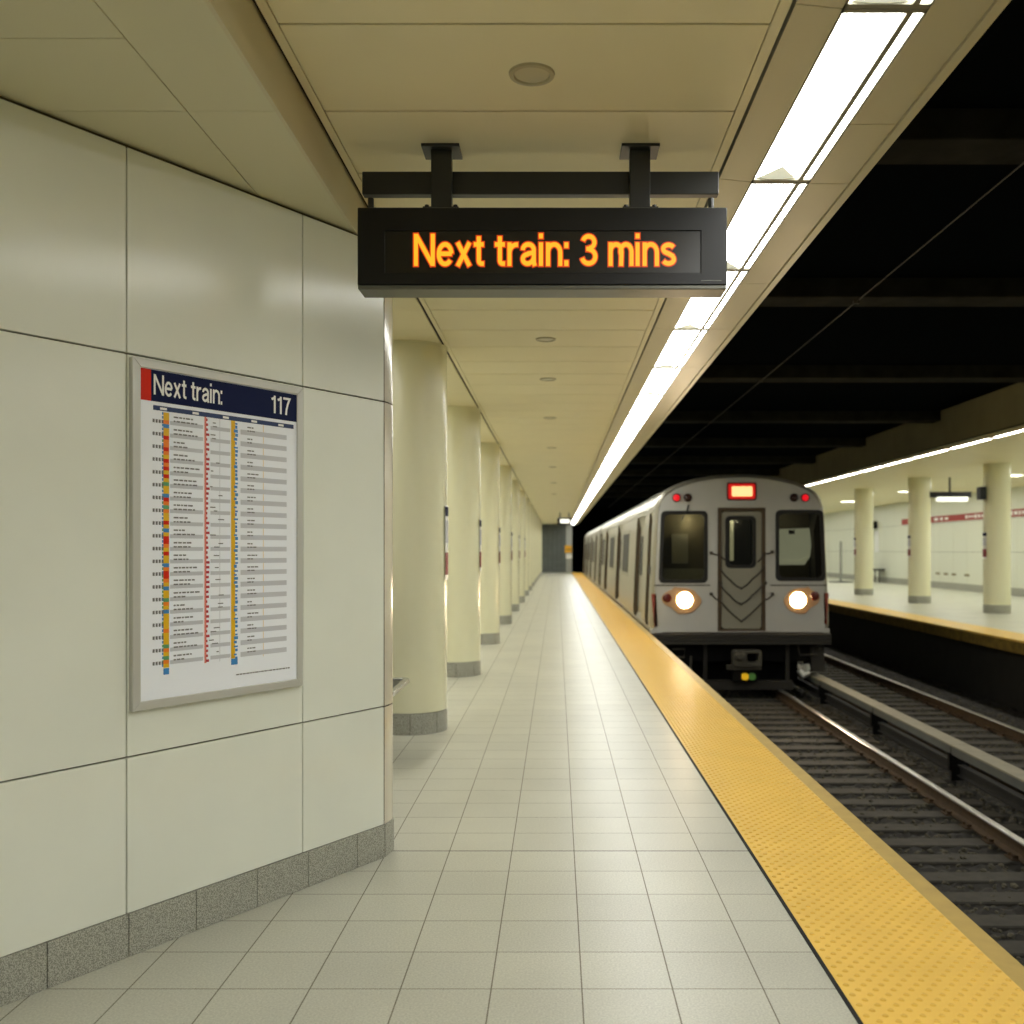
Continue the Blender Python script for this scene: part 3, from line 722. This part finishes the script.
tr = thing('third_rail', 'third rail under a long beige cover board between the two tracks', 'third rail', (4.76, 20, -1.2))
HZ = EYE-2.3
cj = [-4, 3.0]
for k in range(24): cj.append(cj[-1]+2.9)
for a, c in zip(cj, cj[1:]):
    b = MB(); b.box(4.655, 4.875, a+.004, c-.004, HZ-.022, HZ); cb = b.build('cover_board', M['cover'], tr, bevel=.004)
    b = MB(); b.box(4.66, 4.678, a+.004, c-.004, HZ-.115, HZ-.022); b.build('side_board', M['coverside'], cb)
    b = MB(); b.box(4.63, 4.665, c-.03, c+.03, HZ-.30, HZ-.1); b.box(4.66, 4.87, c-.025, c+.025, -1.22, HZ-.022); b.build('support_bracket', M['under'], tr)
b = MB(); pr = [(-.05, 0), (.05, 0), (.05, .015), (.015, .03), (.015, .1), (.04, .11), (.04, .14), (-.04, .14), (-.04, .11), (-.015, .1), (-.015, .03), (-.05, .015)]
b.loft([[(4.77+u, y, -1.17+z) for u, z in pr] for y in (-4, 76)]); b.build('power_rail', M['pit'], tr)

# ------------------------------------------------------------------ opposite platform
OX = 7.65; OC = 3.55
b = MB(); b.box(8.35, 15.2, Y0, 76, -.22, 0); struct(b.build('floor_opposite', M['floor_far']))
b = MB(); b.box(7.95, 8.1, Y0, 79.9, -1.5, -.23); struct(b.build('wall_track_opposite', M['pit']))
t = thing('edge_strip', 'yellow warning strip along the edge of the opposite platform', 'tactile paving', (8, 30, 0))
b = MB(); b.box(OX, 8.35, Y0, 76, -.03, .002); b.build('strip_surface', M['yellow'], t)
b = MB(); b.box(OX+.01, 8.35, Y0, 76, -.22, -.03); b.build('edge_face', M['dirtyyellow'], t)
b = MB(); ys = Y0
while ys < 76: b.box(7.82, 15.2, ys+.004, ys+.9, OC, OC+.02); ys += .904
struct(b.build('ceiling_opposite', M['ceil']))
b = MB(); b.box(7.7, 15.3, Y0, 76, OC+.021, OC+.05); struct(b.build('ceiling_opposite_backing', M['joint']))
b = MB(); b.box(7.72, 7.80, Y0, 76, OC+.02, 4.32); struct(b.build('trim_6', M['fascia']))
b = MB(); b.box(15.0, 15.1, Y0, 76, 0, OC+.03); struct(b.build('wall_right_backing', M['joint']))
b = MB(); y = 14.0
while y < 76:
    for z0, z1 in ((.25, 1.42), (1.43, 2.55), (2.56, OC)): b.box(14.975, 15.0, y+.008, y+1.29, z0, z1)
    y += 1.3
b.box(14.975, 15.0, Y0, 14, .25, OC); struct(b.build('wall_right', M['wallfar'], bevel=.004))
b = MB(); b.box(14.96, 15.0, Y0, 76, 0, .24); struct(b.build('baseboard_right', M['granite']))
b = MB(); b.box(8.1, 15.2, 75.9, 76, 0, OC); struct(b.build('wall_far', M['wallfar']))
# opposite light strip
y = 12.0; i = 0
f0 = None
while y < 72:
    lab = f'slim fluorescent panel over the opposite platform edge, {ordw(i+1)} counting from its near end'
    if f0 is None:
        f0 = thing('strip_light', lab, 'ceiling light', (7.92, y, OC), 'fluorescent strip over the opposite platform edge')
        b = MB(); b.box(-.05, .05, .05, 1.91, -.012, .0); b.build('diffuser', M['lens2'], f0, local=True)
        b = MB(); b.box(-.07, -.05, 0, 1.96, -.02, .01); b.box(.05, .07, 0, 1.96, -.02, .01); b.box(-.05, .05, 0, .05, -.02, .01); b.box(-.05, .05, 1.91, 1.96, -.02, .01); b.build('frame', M['lightframe'], f0, local=True)
    else: c = copy_tree(f0, (7.92, y, OC)); c['label'] = lab
    y += 2.0; i += 1
OCY = [23.55, 28.1, 33.2, 38.2, 43.2, 48.2]
for i, y in enumerate((18.9, 23.6, 28.1, 33.2)):
    lab = f'cream round column on the opposite platform, {ordw(i)} of the row from the photo edge' 
    if i == 0: continue
    ox = 10.5 if i == 1 else 10.3
    make_column(ox, y, .305, OC, lab, 'round columns on the opposite platform', .2)
    make_column_notice(ox, y, .305, 138, 200, 1.29, 1.92, f'narrow notice on the track side of the opposite platform column, {ordw(i)} from the photo edge', 'notices on the opposite platform columns')
# red station band on the far wall
t = thing('station_name_band', 'red band with white markings along the wall of the opposite platform', 'sign', (14.96, 35, 2.7))
b = MB(); b.box(14.95, 14.985, 22, 42.9, 2.59, 2.83); b.build('band', M['redband'], t)
b = MB()
def marks(y0, n, w, hgt, gp):
    y = y0
    for k in range(n):
        ww = w*random.uniform(.6, 1.2); hh = hgt*random.uniform(.7, 1.1)
        b.box(14.945, 14.951, y-ww, y, 2.71-hh/2, 2.71+hh/2); y -= ww+gp
marks(39.2, 1, .5, .16, .1); marks(38.6, 2, .35, .1, .2); marks(36.2, 7, .22, .12, .09); marks(32.6, 5, .22, .14, .09)
b.build('white_markings', M['white'], t)
# hanging sign over the opposite platform
t = thing('hanging_sign', 'dark sign box with lit white lower face hanging between opposite platform columns', 'sign', (11.1, 27.9, OC))
b = MB(); b.box(10.5, 11.68, 27.85, 28.05, 2.98, 3.14); b.build('housing', M['housing'], t, bevel=.01)
b = MB(); b.box(10.72, 11.56, 27.8, 28.0, 2.87, 2.99); b.build('lit_face', M['litwhite'], t, bevel=.008)
b = MB(); b.tube([(11.1, 27.95, 3.13), (11.1, 27.95, OC)], .03, 8); b.build('hanger_rod', M['metalblack'], t)
t = thing('wall_speaker', 'black loudspeaker box fixed high on the opposite platform column by the photo edge', 'loudspeaker', (10.1, 23.5, 2.85))
b = MB(); b.box(10.03, 10.17, 23.4, 23.66, 2.7, 3.0); b.build('speaker_box', M['housing'], t, bevel=.02)
b = MB(); b.tube([(10.16, 23.53, 2.85), (10.215, 23.55, 2.85)], .03, 8); b.build('bracket', M['metalblack'], t)
t = thing('post', 'thin grey post with round foot plate standing by the opposite platform wall', 'post', (13.2, 46, 0))
b = MB(); b.tube([(13.2, 46, .03), (13.2, 46, 1.9)], .06, 10); b.build('pole', M['pillar'], t, smooth=True)
b = MB(); b.lathe(13.2, 46, [(.55, 0), (.55, .03), (.1, .06)], 20); b.build('foot_plate', M['metalblack'], t)
for i, (px, lab) in enumerate(((938, 'first'), (946, 'second'), (954, 'third'), (967, 'fourth'))):
    y = 14.975*F/(px-557)
    t = thing('wall_slot', f'small dark slot low on the opposite wall, {lab} from the train', 'vent', (14.97, y, .58), 'dark slots low on the opposite wall')
    b = MB(); b.box(14.962, 14.976, y-.2, y+.2, .54, .62); b.build('slot_plate', M['fascia'], t)
t = thing('wall_bench', 'small dark bench against the opposite wall behind the columns', 'bench', (14.5, 45.4, 0))
b = MB(); b.box(14.4, 14.9, 44.9, 45.9, .56, .64); b.build('seat', M['housing'], t)
for y in (45.1, 45.7):
    b = MB(); b.tube([(14.7, y, 0), (14.7, y, .56)], .03, 8); b.build('leg', M['iron'], t)
for i, (y, z, lab) in enumerate(((46.4, 2.67, 'small black box sign fixed on the opposite wall nearer the train'), (46.6, 2.67, None))):
    if lab is None: continue
    t = thing('wall_box', 'small black box mounted high on the opposite wall with white panel below', 'sign', (14.9, 46.4, 2.6))
    b = MB(); b.box(14.7, 14.97, 46.2, 46.9, 2.5, 2.85); b.build('box_body', M['housing'], t, bevel=.02)
    b = MB(); b.box(14.95, 14.97, 46.0, 46.5, 1.4, 2.4); b.build('white_panel', M['white'], t)
for i, (x, y) in enumerate(((12.3, 27.0), (12.3, 34.5), (12.3, 41.5), (12.3, 20))):
    if i == 3: continue
    t = thing('ceiling_lamp', f'small bright lamp in the opposite platform ceiling behind the columns, {ordw(i+1)} from the photo edge', 'ceiling light', (x, y, OC), 'lamps behind the opposite columns')
    b = MB(); b.box(x-.35, x+.35, y-.12, y+.12, OC-.01, OC); b.build('diffuser', M['lens2'], t)
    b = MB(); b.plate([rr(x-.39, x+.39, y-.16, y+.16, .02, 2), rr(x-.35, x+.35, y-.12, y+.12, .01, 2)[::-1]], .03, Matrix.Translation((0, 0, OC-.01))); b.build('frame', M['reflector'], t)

# ------------------------------------------------------------------ the train
TY = 18.1; s_ = TY/F
def fx(px): return (px-557)*s_
def fz(py): return EYE-(py-550)*s_
XC = fx(740)
half = [(88.5, 632.5), (90, 622), (89.3, 600), (87.6, 565), (86, 530), (84.3, 506), (81.5, 498), (76.5, 491.5), (68, 486), (57, 481.6), (44, 478), (28, 475.3), (12, 474), (0, 473.7)]
hp = [(dx*s_, fz(py)) for dx, py in half]
prof = [(x, z) for x, z in hp]+[(-x, z) for x, z in hp[::-1][1:]]
train = thing('subway_train', 'silver subway train with lit headlights arriving along the platform', 'train', (XC, TY, RZ))
def loop(y, dx=0., front=0.):
    out = []
    for x, z in prof:
        x2, z2 = x, z
        if dx and z < 2.12 and z > .06: x2 = x-math.copysign(dx, x)
        if front:
            r = math.hypot(x2, z2-1.2); k = 1-front/max(r, .2); x2, z2 = x2*k, 1.2+(z2-1.2)*k if z2 > .05 else z2
        out.append((XC+x2, y, z2))
    return out
def body(bm_, ya, yb, doors, front=True):
    secs = []
    if front: secs += [loop(ya, 0, .07), loop(ya+.02, 0, .03), loop(ya+.06, 0, .008), loop(ya+.12)]
    else: secs += [loop(ya)]
    marks_ = []
    for a, c in doors:
        secs += [loop(a)]; marks_.append(len(secs)-1); secs += [loop(a, .125), loop(c, .125)]; marks_.append(len(secs)-1); secs += [loop(c)]
    secs += [loop(yb)]
    L = [[bm_.bm.verts.new(p) for p in lp] for lp in secs]
    n = len(L[0])
    for k in range(len(L)-1):
        for i in range(n):
            j = (i+1) % n
            if (L[k][i].co-L[k+1][i].co).length < 1e-6 and (L[k][j].co-L[k+1][j].co).length < 1e-6: continue
            f = bm_.bm.faces.new((L[k][i], L[k][j], L[k+1][j], L[k+1][i]))
            f.material_index = 1 if k in marks_ else 0
    bm_.bm.faces.new(L[-1]).material_index = 2
d1 = [(18.5, 19.2), (20.0, 22.1), (27.0, 29.0), (33.9, 35.9), (38.6, 40.2)]
d2 = [(43.6, 45.4), (49.6, 51.4), (55.6, 57.4), (61.0, 62.8)]
b = MB(); body(b, TY, 40.9, d1); bodyo = b.build('car_body', [M['trainside'], M['trainjamb'], M['under']], train, smooth=True, angle=25)
b = MB(); body(b, 41.5, 64.5, d2, False); b.bm.faces.new([b.bm.verts.new(p) for p in loop(41.5)]).material_index = 2
b.box(XC-.9, XC+.9, 40.9, 41.5, -.1, 2.2, 2); b.build('trailing_car_body', [M['trainside'], M['trainjamb'], M['under']], train, smooth=True, angle=25)
def side_leaf(bm_, y0, y1, z0, z1, off, mi=0, side=-1):
    zs = [z0+(z1-z0)*k/10 for k in range(11)]
    def hx(z):
        for (xa, za), (xb, zb) in zip(hp, hp[1:]):
            if za <= z <= zb: return xa+(xb-xa)*(z-za)/(zb-za)
        return hp[0][0]
    lo = [[(XC+side*(hx(z)+off), y, z) for z in zs] for y in (y0, y1)]; li = [[(XC+side*(hx(z)+off-.02), y, z) for z in zs] for y in (y0, y1)]
    bm_.loft([lo[0]+li[0][::-1], lo[1]+li[1][::-1]], mi)
for doors in (d1, d2):
    for a, c in doors:
        mid = (a+c)/2
        for y0, y1 in (((a+.03, mid-.015), (mid+.015, c-.03)) if c-a > 1 else ((a+.03, c-.03),)):
            b = MB(); side_leaf(b, y0, y1, .1, 2.1, -.095); dl = b.build('door_leaf', M['trainside'], train)
            b = MB(); w = (y1-y0); side_leaf(b, y0+.25*w, y1-.2*w, .95, 1.8, -.09); b.build('door_window', M['gasket'], dl)
for a, c in ((24.2, 26.2), (30.3, 32.6), (36.6, 38.0), (46.4, 48.6), (52.4, 54.6), (58.4, 60.4)):
    b = MB(); side_leaf(b, a-.12, c+.12, .86, 2.0, .006); wf = b.build('side_window', M['traindoor'], train)
    b = MB(); side_leaf(b, a, c, .95, 1.9, .014); b.build('pane', M['gasket'], wf)
b = MB(); side_leaf(b, 18.3, 64.4, .02, .07, .02); side_leaf(b, 18.3, 64.4, 2.2, 2.26, .01); b.build('side_rail', M['traindoor'], train)
b = MB(); side_leaf(b, 18.32, 18.5, 1.05, 1.2, .03); b.build('grab_handle', M['chain'], train)

# front end
FO = Matrix.Translation((0, TY, 0)) @ XZ
def inset(k):
    return [(XC+x*(1-k/1.6), 1.2+(z-1.2)*(1-k/1.6) if z > .05 else z) for x, z in prof]
door_hole = [(fx(717.5), fz(632.3)), (fx(717.5), fz(509)), (fx(719), fz(507.6)), (fx(764), fz(507.6)), (fx(765.5), fz(509)), (fx(765.5), fz(632.3))]
def wo(x0, x1, y0, y1, r, grow=0., xb=0.):
    pts = rr(fx(x0)-grow, fx(x1)+grow, fz(y1)-grow, fz(y0)+grow, (r*s_)+grow, 6)
    z0 = fz(y1); z1 = fz(y0)
    return [(x+(xb*s_*(1-(z-z0)/(z1-z0)) if abs(x-fx(x0)) < abs(x-fx(x1)) and xb < 0 else (xb*s_*(1-(z-z0)/(z1-z0)) if xb > 0 and abs(x-fx(x1)) < abs(x-fx(x0)) else 0)), z) for x, z in pts]
Lw = wo(662, 706.5, 512, 582, 5, 0, -2.5); Rw = wo(776.5, 822, 511, 580, 5, 0, 2.5)
# front plate with the door and window openings
outer = inset(.07)
bot = fz(632.4)
outer = [(x, max(z, bot+.005)) for x, z in outer]
dh = [(fx(717.5), bot+.02), (fx(717.5), fz(507.6)), (fx(765.5), fz(507.6)), (fx(765.5), bot+.02)]
b = MB(); b.plate([outer, dh, Lw, Rw], .03, FO, bevel=.004); b.build('end_panel', M['train'], train)
def ring(o, grow_out, grow_in, cxy):
    cx, cz = cxy
    f = lambda g: [(x+g*(1 if x > cx else -1), z+g*(1 if z > cz else -1)) for x, z in o]
    return f(grow_out), f(-grow_in)[::-1]
for nm, o, cpx, g in (('windshield', Lw, (684, 547), M['glass']), ('cab_window', Rw, (799, 546), M['glassdk'])):
    c = (fx(cpx[0]), fz(cpx[1]))
    ro, ri = ring(o, .02, .045, c)
    b = MB(); b.plate([ro, ri], .03, Matrix.Translation((0, -.012, 0)) @ FO, bevel=.004); fr = b.build(nm, M['gasket'], train)
    b = MB(); b.plate([ri], .008, Matrix.Translation((0, .002, 0)) @ FO); b.build('glass_pane', g, fr)
# cab interior seen through the glass
b = MB(); b.box(XC-1.45, XC-.30, TY+.45, TY+.5, .3, 2.35); b.box(XC-1.5, XC-1.46, TY+.03, TY+.5, .3, 2.35); b.box(XC-.42, XC-.38, TY+.03, TY+.5, .3, 2.35)
b.box(XC+.38, XC+1.45, TY+.7, TY+.75, .3, 2.35); b.build('cab_bulkhead', M['cabin'], train)
b = MB(); b.box(XC-1.35, XC-.45, TY+.40, TY+.45, .8, 1.15); b.box(XC-1.2, XC-.9, TY+.38, TY+.44, 1.25, 1.8); b.build('driver_console', M['traindoor'], train)
pan = [(fx(778), fz(529)), (fx(811), fz(528)), (fx(813), fz(545)), (fx(811.5), fz(557)), (fx(806), fz(565)), (fx(781), fz(565)), (fx(777), fz(556)), (fx(776.5), fz(540))]
b = MB(); b.plate([pan], .02, Matrix.Translation((0, .12, 0)) @ FO, bevel=.004)
b.tube([(fx(777), TY+.1, fz(557)), (fx(787), TY+.1, fz(561)), (fx(800), TY+.1, fz(561)), (fx(810), TY+.1, fz(556))], .012, 6); b.build('cab_panel', M['cabinglow'], train)
b = MB(); b.box(fx(790), fx(796), TY+.09, TY+.11, fz(534), fz(530)); b.build('panel_latch', M['chain'], train)
# end door
b = MB(); b.plate([[(fx(717.5), bot+.02), (fx(717.5), fz(507.6)), (fx(765.5), fz(507.6)), (fx(765.5), bot+.02)], [(fx(721.3), bot+.06), (fx(721.3), fz(511)), (fx(762), fz(511)), (fx(762), bot+.06)][::-1]], .03, Matrix.Translation((0, .005, 0)) @ FO); b.build('door_frame', M['recess'], train)
dw = rr(fx(727), fx(754.5), fz(566.5), fz(517.5), 5*s_, 6)
b = MB(); b.plate([rr(fx(721.8), fx(761.6), bot+.065, fz(511.5), .05, 3), dw[::-1]], .04, Matrix.Translation((0, .035, 0)) @ FO, bevel=.006); ed = b.build('end_door', M['traindoor'], train)
ro, ri = ring(dw, .03, .03, (fx(741), fz(542)))
b = MB(); b.plate([ro, ri], .03, Matrix.Translation((0, .015, 0)) @ FO, bevel=.004); b.build('window_gasket', M['gasket'], ed)
b = MB(); b.plate([ri], .008, Matrix.Translation((0, .03, 0)) @ FO); b.build('door_pane', M['glass'], ed)
b = MB(); b.box(XC-.3, XC+.3, TY+.6, TY+.65, .9, 2.2); b.build('gangway_dark', M['gasket'], train)
b = MB(); b.box(fx(735), fx(738.5), TY+.5, TY+.55, 1.3, 2.05); b.build('gangway_light', M['cabinglow'], train)
# safety chains
def chain(pts):
    b = MB(); P = []
    for (x0, y0), (x1, y1) in zip(pts, pts[1:]):
        for k in range(6):
            t = k/6; P.append((fx(x0+(x1-x0)*t), TY-.035, fz(y0+(y1-y0)*t+1.2*math.sin(PI*t))))
    P.append((fx(pts[-1][0]), TY-.035, fz(pts[-1][1])))
    b.tube(P, .016, 6); return b.build('safety_chain', M['chain'], train)
chain([(718.5, 567), (730, 580), (740, 587.5), (742, 587.5), (752, 579), (764.5, 566)])
chain([(718.5, 583), (730, 596), (740, 603.5), (742, 603.5), (752, 595), (764.5, 582)])
chain([(711, 594), (720, 601), (740, 620.5), (742, 620.5), (764, 600), (772, 594.5)])
chain([(711, 552.5), (719, 554.5), (726, 560)]); chain([(772, 552), (764, 553), (757, 562)])
for px, py in ((711, 553), (772, 552), (711, 594), (772, 594), (720, 583), (765, 583)):
    b = MB(); b.box(fx(px-1.6), fx(px+1.6), TY-.05, TY-.01, fz(py+1.6), fz(py-1.6)); b.build('chain_hook', M['chain'], train, bevel=.006)
# destination sign
b = MB(); b.plate([rr(fx(726.5), fx(756.5), fz(500.5), fz(482.3), .05, 4)], .05, FO, bevel=.008); ds = b.build('destination_sign', M['gasket'], train)
b = MB(); b.plate([rr(fx(728), fx(755), fz(499), fz(483.8), .04, 4)], .01, Matrix.Translation((0, -.028, 0)) @ FO); b.build('red_border', M['destred'], ds)
b = MB(); b.plate([rr(fx(731.5), fx(752), fz(496.5), fz(486.5), .02, 4)], .01, Matrix.Translation((0, -.034, 0)) @ FO); b.build('lit_panel', M['destlit'], ds)
for px, m_ in ((676.2, 'redlamp'), (687.5, 'darklamp'), (793.7, 'darklamp'), (804.8, 'redlamp')):
    b = MB(); cy_ = TY-.015
    prs = [(.078, 0), (.078, -.03), (.06, -.035), (.06, -.02)]
    b.loft([[(fx(px)+r*math.cos(2*PI*k/20), cy_+d, fz(497.8)+r*math.sin(2*PI*k/20)) for k in range(20)] for r, d in prs], caps=False); lm = b.build('marker_lamp', M['darklamp'], train, smooth=True)
    b = MB(); b.loft([[(fx(px)+r*math.cos(2*PI*k/20), cy_+d, fz(497.8)+r*math.sin(2*PI*k/20)) for k in range(20)] for r, d in ((.06, -.02), (.05, -.04), (.02, -.052))]); b.build('lens', M[m_], lm, smooth=True)
# headlights
for cx, hx0, hx1, tx_, ty_ in ((684.5, 661.5, 701.5, 667, 598), (797.6, 783.5, 819.5, 814.3, 596)):
    b = MB(); ccx = (hx0+hx1)/2; n = 36; o = []
    for k in range(n):
        a = 2*PI*k/n; x = ccx+(hx1-hx0)/2*math.cos(a); big = 13.2 if abs(x-cx) < 11 else 10.5
        yy = 600+((cx-ccx)*0)-(big*math.sin(a))+(-1.5 if abs(x-tx_) < 8 else .8)
        o.append((fx(x), fz(yy)))
    b.plate([o], .035, Matrix.Translation((0, -.02, 0)) @ FO, bevel=.012); hl = b.build('headlight_unit', M['bowl'], train, smooth=True)
    b = MB(); b.loft([[(fx(cx)+r*math.cos(2*PI*k/28), TY-.036+d, fz(600)+r*math.sin(2*PI*k/28)) for k in range(28)] for r, d in ((.145, 0), (.13, -.02), (.06, -.03))]); b.build('headlight_lens', M['headlight'], hl, smooth=True)
    b = MB(); b.loft([[(fx(tx_)+r*math.cos(2*PI*k/20), TY-.036+d, fz(ty_)+r*math.sin(2*PI*k/20)) for k in range(20)] for r, d in ((.085, 0), (.07, -.02), (.03, -.03))]); b.build('tail_lens', M['taillamp'], hl, smooth=True)
b = MB()
for x0, x1 in ((654, 710), (770, 826)): b.box(fx(x0), fx(x1), TY-.022, TY-.012, fz(585.8), fz(584.8))
b.build('panel_seam', M['sill'], train)
for pts in (((651.2, 594), (656.5, 594), (658, 627), (654.5, 627)), ((823.5, 593), (828.6, 593), (826.5, 624), (823.8, 624))):
    b = MB(); b.plate([[(fx(x), fz(y)) for x, y in pts]], .02, Matrix.Translation((0, -.005, 0)) @ FO, bevel=.003); b.build('red_strip', M['redstripe'], train)
b = MB(); b.tube([(fx(681), TY-.05, fz(520)), (fx(686.5), TY-.06, fz(511)), (fx(688.5), TY-.03, fz(505))], .014, 6); b.build('wiper', M['gasket'], train)
b = MB()
for k in range(3): b.box(fx(654), fx(829), TY-.16, TY+.1, fz(635.3+3.6*k+1.4), fz(632.4+3.6*k+.9))
b.box(fx(655), fx(828), TY-.11, TY+.1, fz(643), fz(632.8)); b.build('anticlimber', M['sill'], train, bevel=.008)
for x0, x1 in ((650.5, 662), (823, 829.5)):
    b = MB(); b.box(fx(x0), fx(x1), TY-.02, TY+.12, fz(633.5), fz(628.5)); b.build('corner_step', M['train'], train, bevel=.008)
# underframe, coupler, wheels
b = MB(); b.box(XC-1.45, XC+1.45, TY+.15, 40.5, -.55, .0); b.box(XC-1.2, XC+1.2, TY+.6, 22, -.95, -.5); b.box(XC-1.45, XC+1.45, 41.6, 64.3, -.6, 0); b.build('underframe', M['under'], train)
for yy in (TY+1.2, TY+3.2, 36.0, 38.0):
    b = MB()
    for x in (RL, RR):
        b.loft([[(x+d, yy+r*math.cos(2*PI*k/32), RZ+.355+r*math.sin(2*PI*k/32)) for k in range(32)] for d, r in ((-.06, .385), (-.035, .355), (.07, .355))])
    b.tube([(RL, yy, RZ+.355), (RR, yy, RZ+.355)], .07, 12); b.build('wheelset', M['iron'], train, smooth=True)
b = MB(); z = fz(657)
b.plate([rr(fx(731), fx(760), fz(666), fz(649), .06, 4), rr(fx(745), fx(756), fz(661), fz(652.5), .03, 3)[::-1]], .22, Matrix.Translation((0, -.1, 0)) @ FO, bevel=.02)
b.loft([[(fx(738)+r*math.cos(2*PI*k/20), TY-.21+d, fz(655)+r*math.sin(2*PI*k/20)) for k in range(20)] for r, d in ((.09, 0), (.085, -.07), (.05, -.09))])
b.box(fx(726), fx(760), TY-.14, TY+.02, fz(669), fz(664.5)); b.tube([(XC, TY, z), (XC, TY+1.2, z)], .1, 12)
cp = b.build('coupler', M['iron'], train, bevel=.006)
b = MB(); b.plate([rr(fx(740.5), fx(747), fz(679), fz(672.5), .04, 4)], .06, Matrix.Translation((0, -.12, 0)) @ FO); b.build('yellow_tag', M['lampyellow'], cp)
b = MB(); b.plate([rr(fx(747.3), fx(754), fz(679), fz(672.5), .04, 4)], .06, Matrix.Translation((0, -.12, 0)) @ FO); b.build('green_tag', M['lampgreen'], cp)
b = MB(); b.box(fx(732), fx(757), TY-.1, TY+.1, fz(681), fz(670)); b.build('coupler_box', M['under'], cp)
b = MB(); b.box(fx(700), fx(794), TY+.05, TY+.2, fz(690.5), fz(681)); b.box(fx(704), fx(708), TY+.1, TY+.18, fz(682), fz(640)); b.box(fx(787), fx(791), TY+.1, TY+.18, fz(682), fz(640)); b.build('pilot_beam', M['sill'], train, bevel=.01)
b = MB()
b.tube([(fx(673), TY-.02, fz(657)), (fx(684), TY-.02, fz(657)), (fx(684.5), TY-.02, fz(649)), (fx(672), TY-.02, fz(649))], .018, 8)
b.tube([(fx(691), TY, fz(656)), (fx(690.5), TY, fz(673))], .022, 8); b.build('foot_stirrup', M['iron'], train)
b = MB()
b.tube([(fx(798), TY, fz(646)), (fx(800), TY, fz(655)), (fx(818), TY, fz(655))], .022, 8); b.box(fx(812), fx(825), TY+.05, TY+.6, fz(672), fz(646)); b.build('side_bracket', M['sill'], train)
b = MB(); b.tube([(fx(798.5), TY-.02, fz(670)), (fx(803), TY-.02, fz(675)), (fx(809), TY-.02, fz(672))], [.05, .075, .05], 10); b.tube([(fx(806), TY-.02, fz(664)), (fx(807), TY-.02, fz(670))], .06, 10); b.build('contact_shoe', M['alu'], train, smooth=True)
b = MB(); b.tube([(fx(822), TY+.1, fz(647.5)), (fx(816), TY, fz(648))], .05, 10); b.build('air_hose', M['sill'], train)

# ------------------------------------------------------------------ lamps and added fill lights
def area(name, loc, sx, sy, power, color=(1, .98, .94)):
    l = bpy.data.lights.new(name, 'AREA'); l.shape = 'RECTANGLE'; l.size = sx; l.size_y = sy; l.energy = power; l.color = color
    o = bpy.data.objects.new(name, l); o.location = loc; col.objects.link(o); return o
area('trough_lamp_behind', (1.03, -1.2, CZ-.01), .25, 5.2, 112)
area('entrance_lamp', (-3.0, .5, SZ-.02), .6, 2.5, 9, (1, .95, .84))
area('opposite_lamp', (7.95, 5, OC-.01), .14, 14, 230)
area('opposite_rear_fill', (12.6, 36, OC-.01), .5, 50, 720, (.98, 1, .94))  # added strip without a fixture, brightens the opposite platform
area('rear_aisle_fill', (-2.3, 34.7, CZ-.02), .5, 59, 640, (1, .98, .92))  # unseen fill added behind the columns to lighten them and the ceiling
for px in (684.5, 797.6):
    l = bpy.data.lights.new('headlight_beam', 'SPOT'); l.energy = 150; l.spot_size = math.radians(75); l.spot_blend = .8; l.color = (1, .8, .56); l.shadow_soft_size = .12
    o = bpy.data.objects.new('headlight_beam', l); o.location = (fx(px), TY-.12, fz(600)); o.rotation_euler = (math.radians(-88), 0, math.radians(0)); 
    o.rotation_euler = Vector((-.03, -1, -.06)).to_track_quat('-Z', 'Y').to_euler(); col.objects.link(o)

for nm, x, y, e in (('cab_fill', XC-.9, TY+.25, 9), ('cab_fill_other', XC+.9, TY+.3, 2.5), ('gangway_fill', XC, TY+.4, 2)):  # unseen point lights added to brighten the interior behind the front glass
    l = bpy.data.lights.new(nm, 'POINT'); l.energy = e; l.color = (1, .92, .75); l.shadow_soft_size = .05
    o = bpy.data.objects.new(nm, l); o.location = (x, y, 2.05); col.objects.link(o)
w = bpy.data.worlds.new('world'); sc.world = w; w.use_nodes = True
w.node_tree.nodes['Background'].inputs[0].default_value = (.8, .85, .75, 1); w.node_tree.nodes['Background'].inputs[1].default_value = .03
sc.view_settings.view_transform = 'Standard'; sc.view_settings.look = 'None'; sc.view_settings.exposure = 0.0; sc.view_settings.gamma = 1.0
cy = sc.cycles
try:
    cy.use_denoising = True; cy.denoiser = 'OPENIMAGEDENOISE'
except Exception: pass
cy.max_bounces = 10; cy.diffuse_bounces = 6; cy.glossy_bounces = 4; cy.transparent_max_bounces = 8; cy.sample_clamp_indirect = 6
cy.caustics_reflective = False; cy.caustics_refractive = False
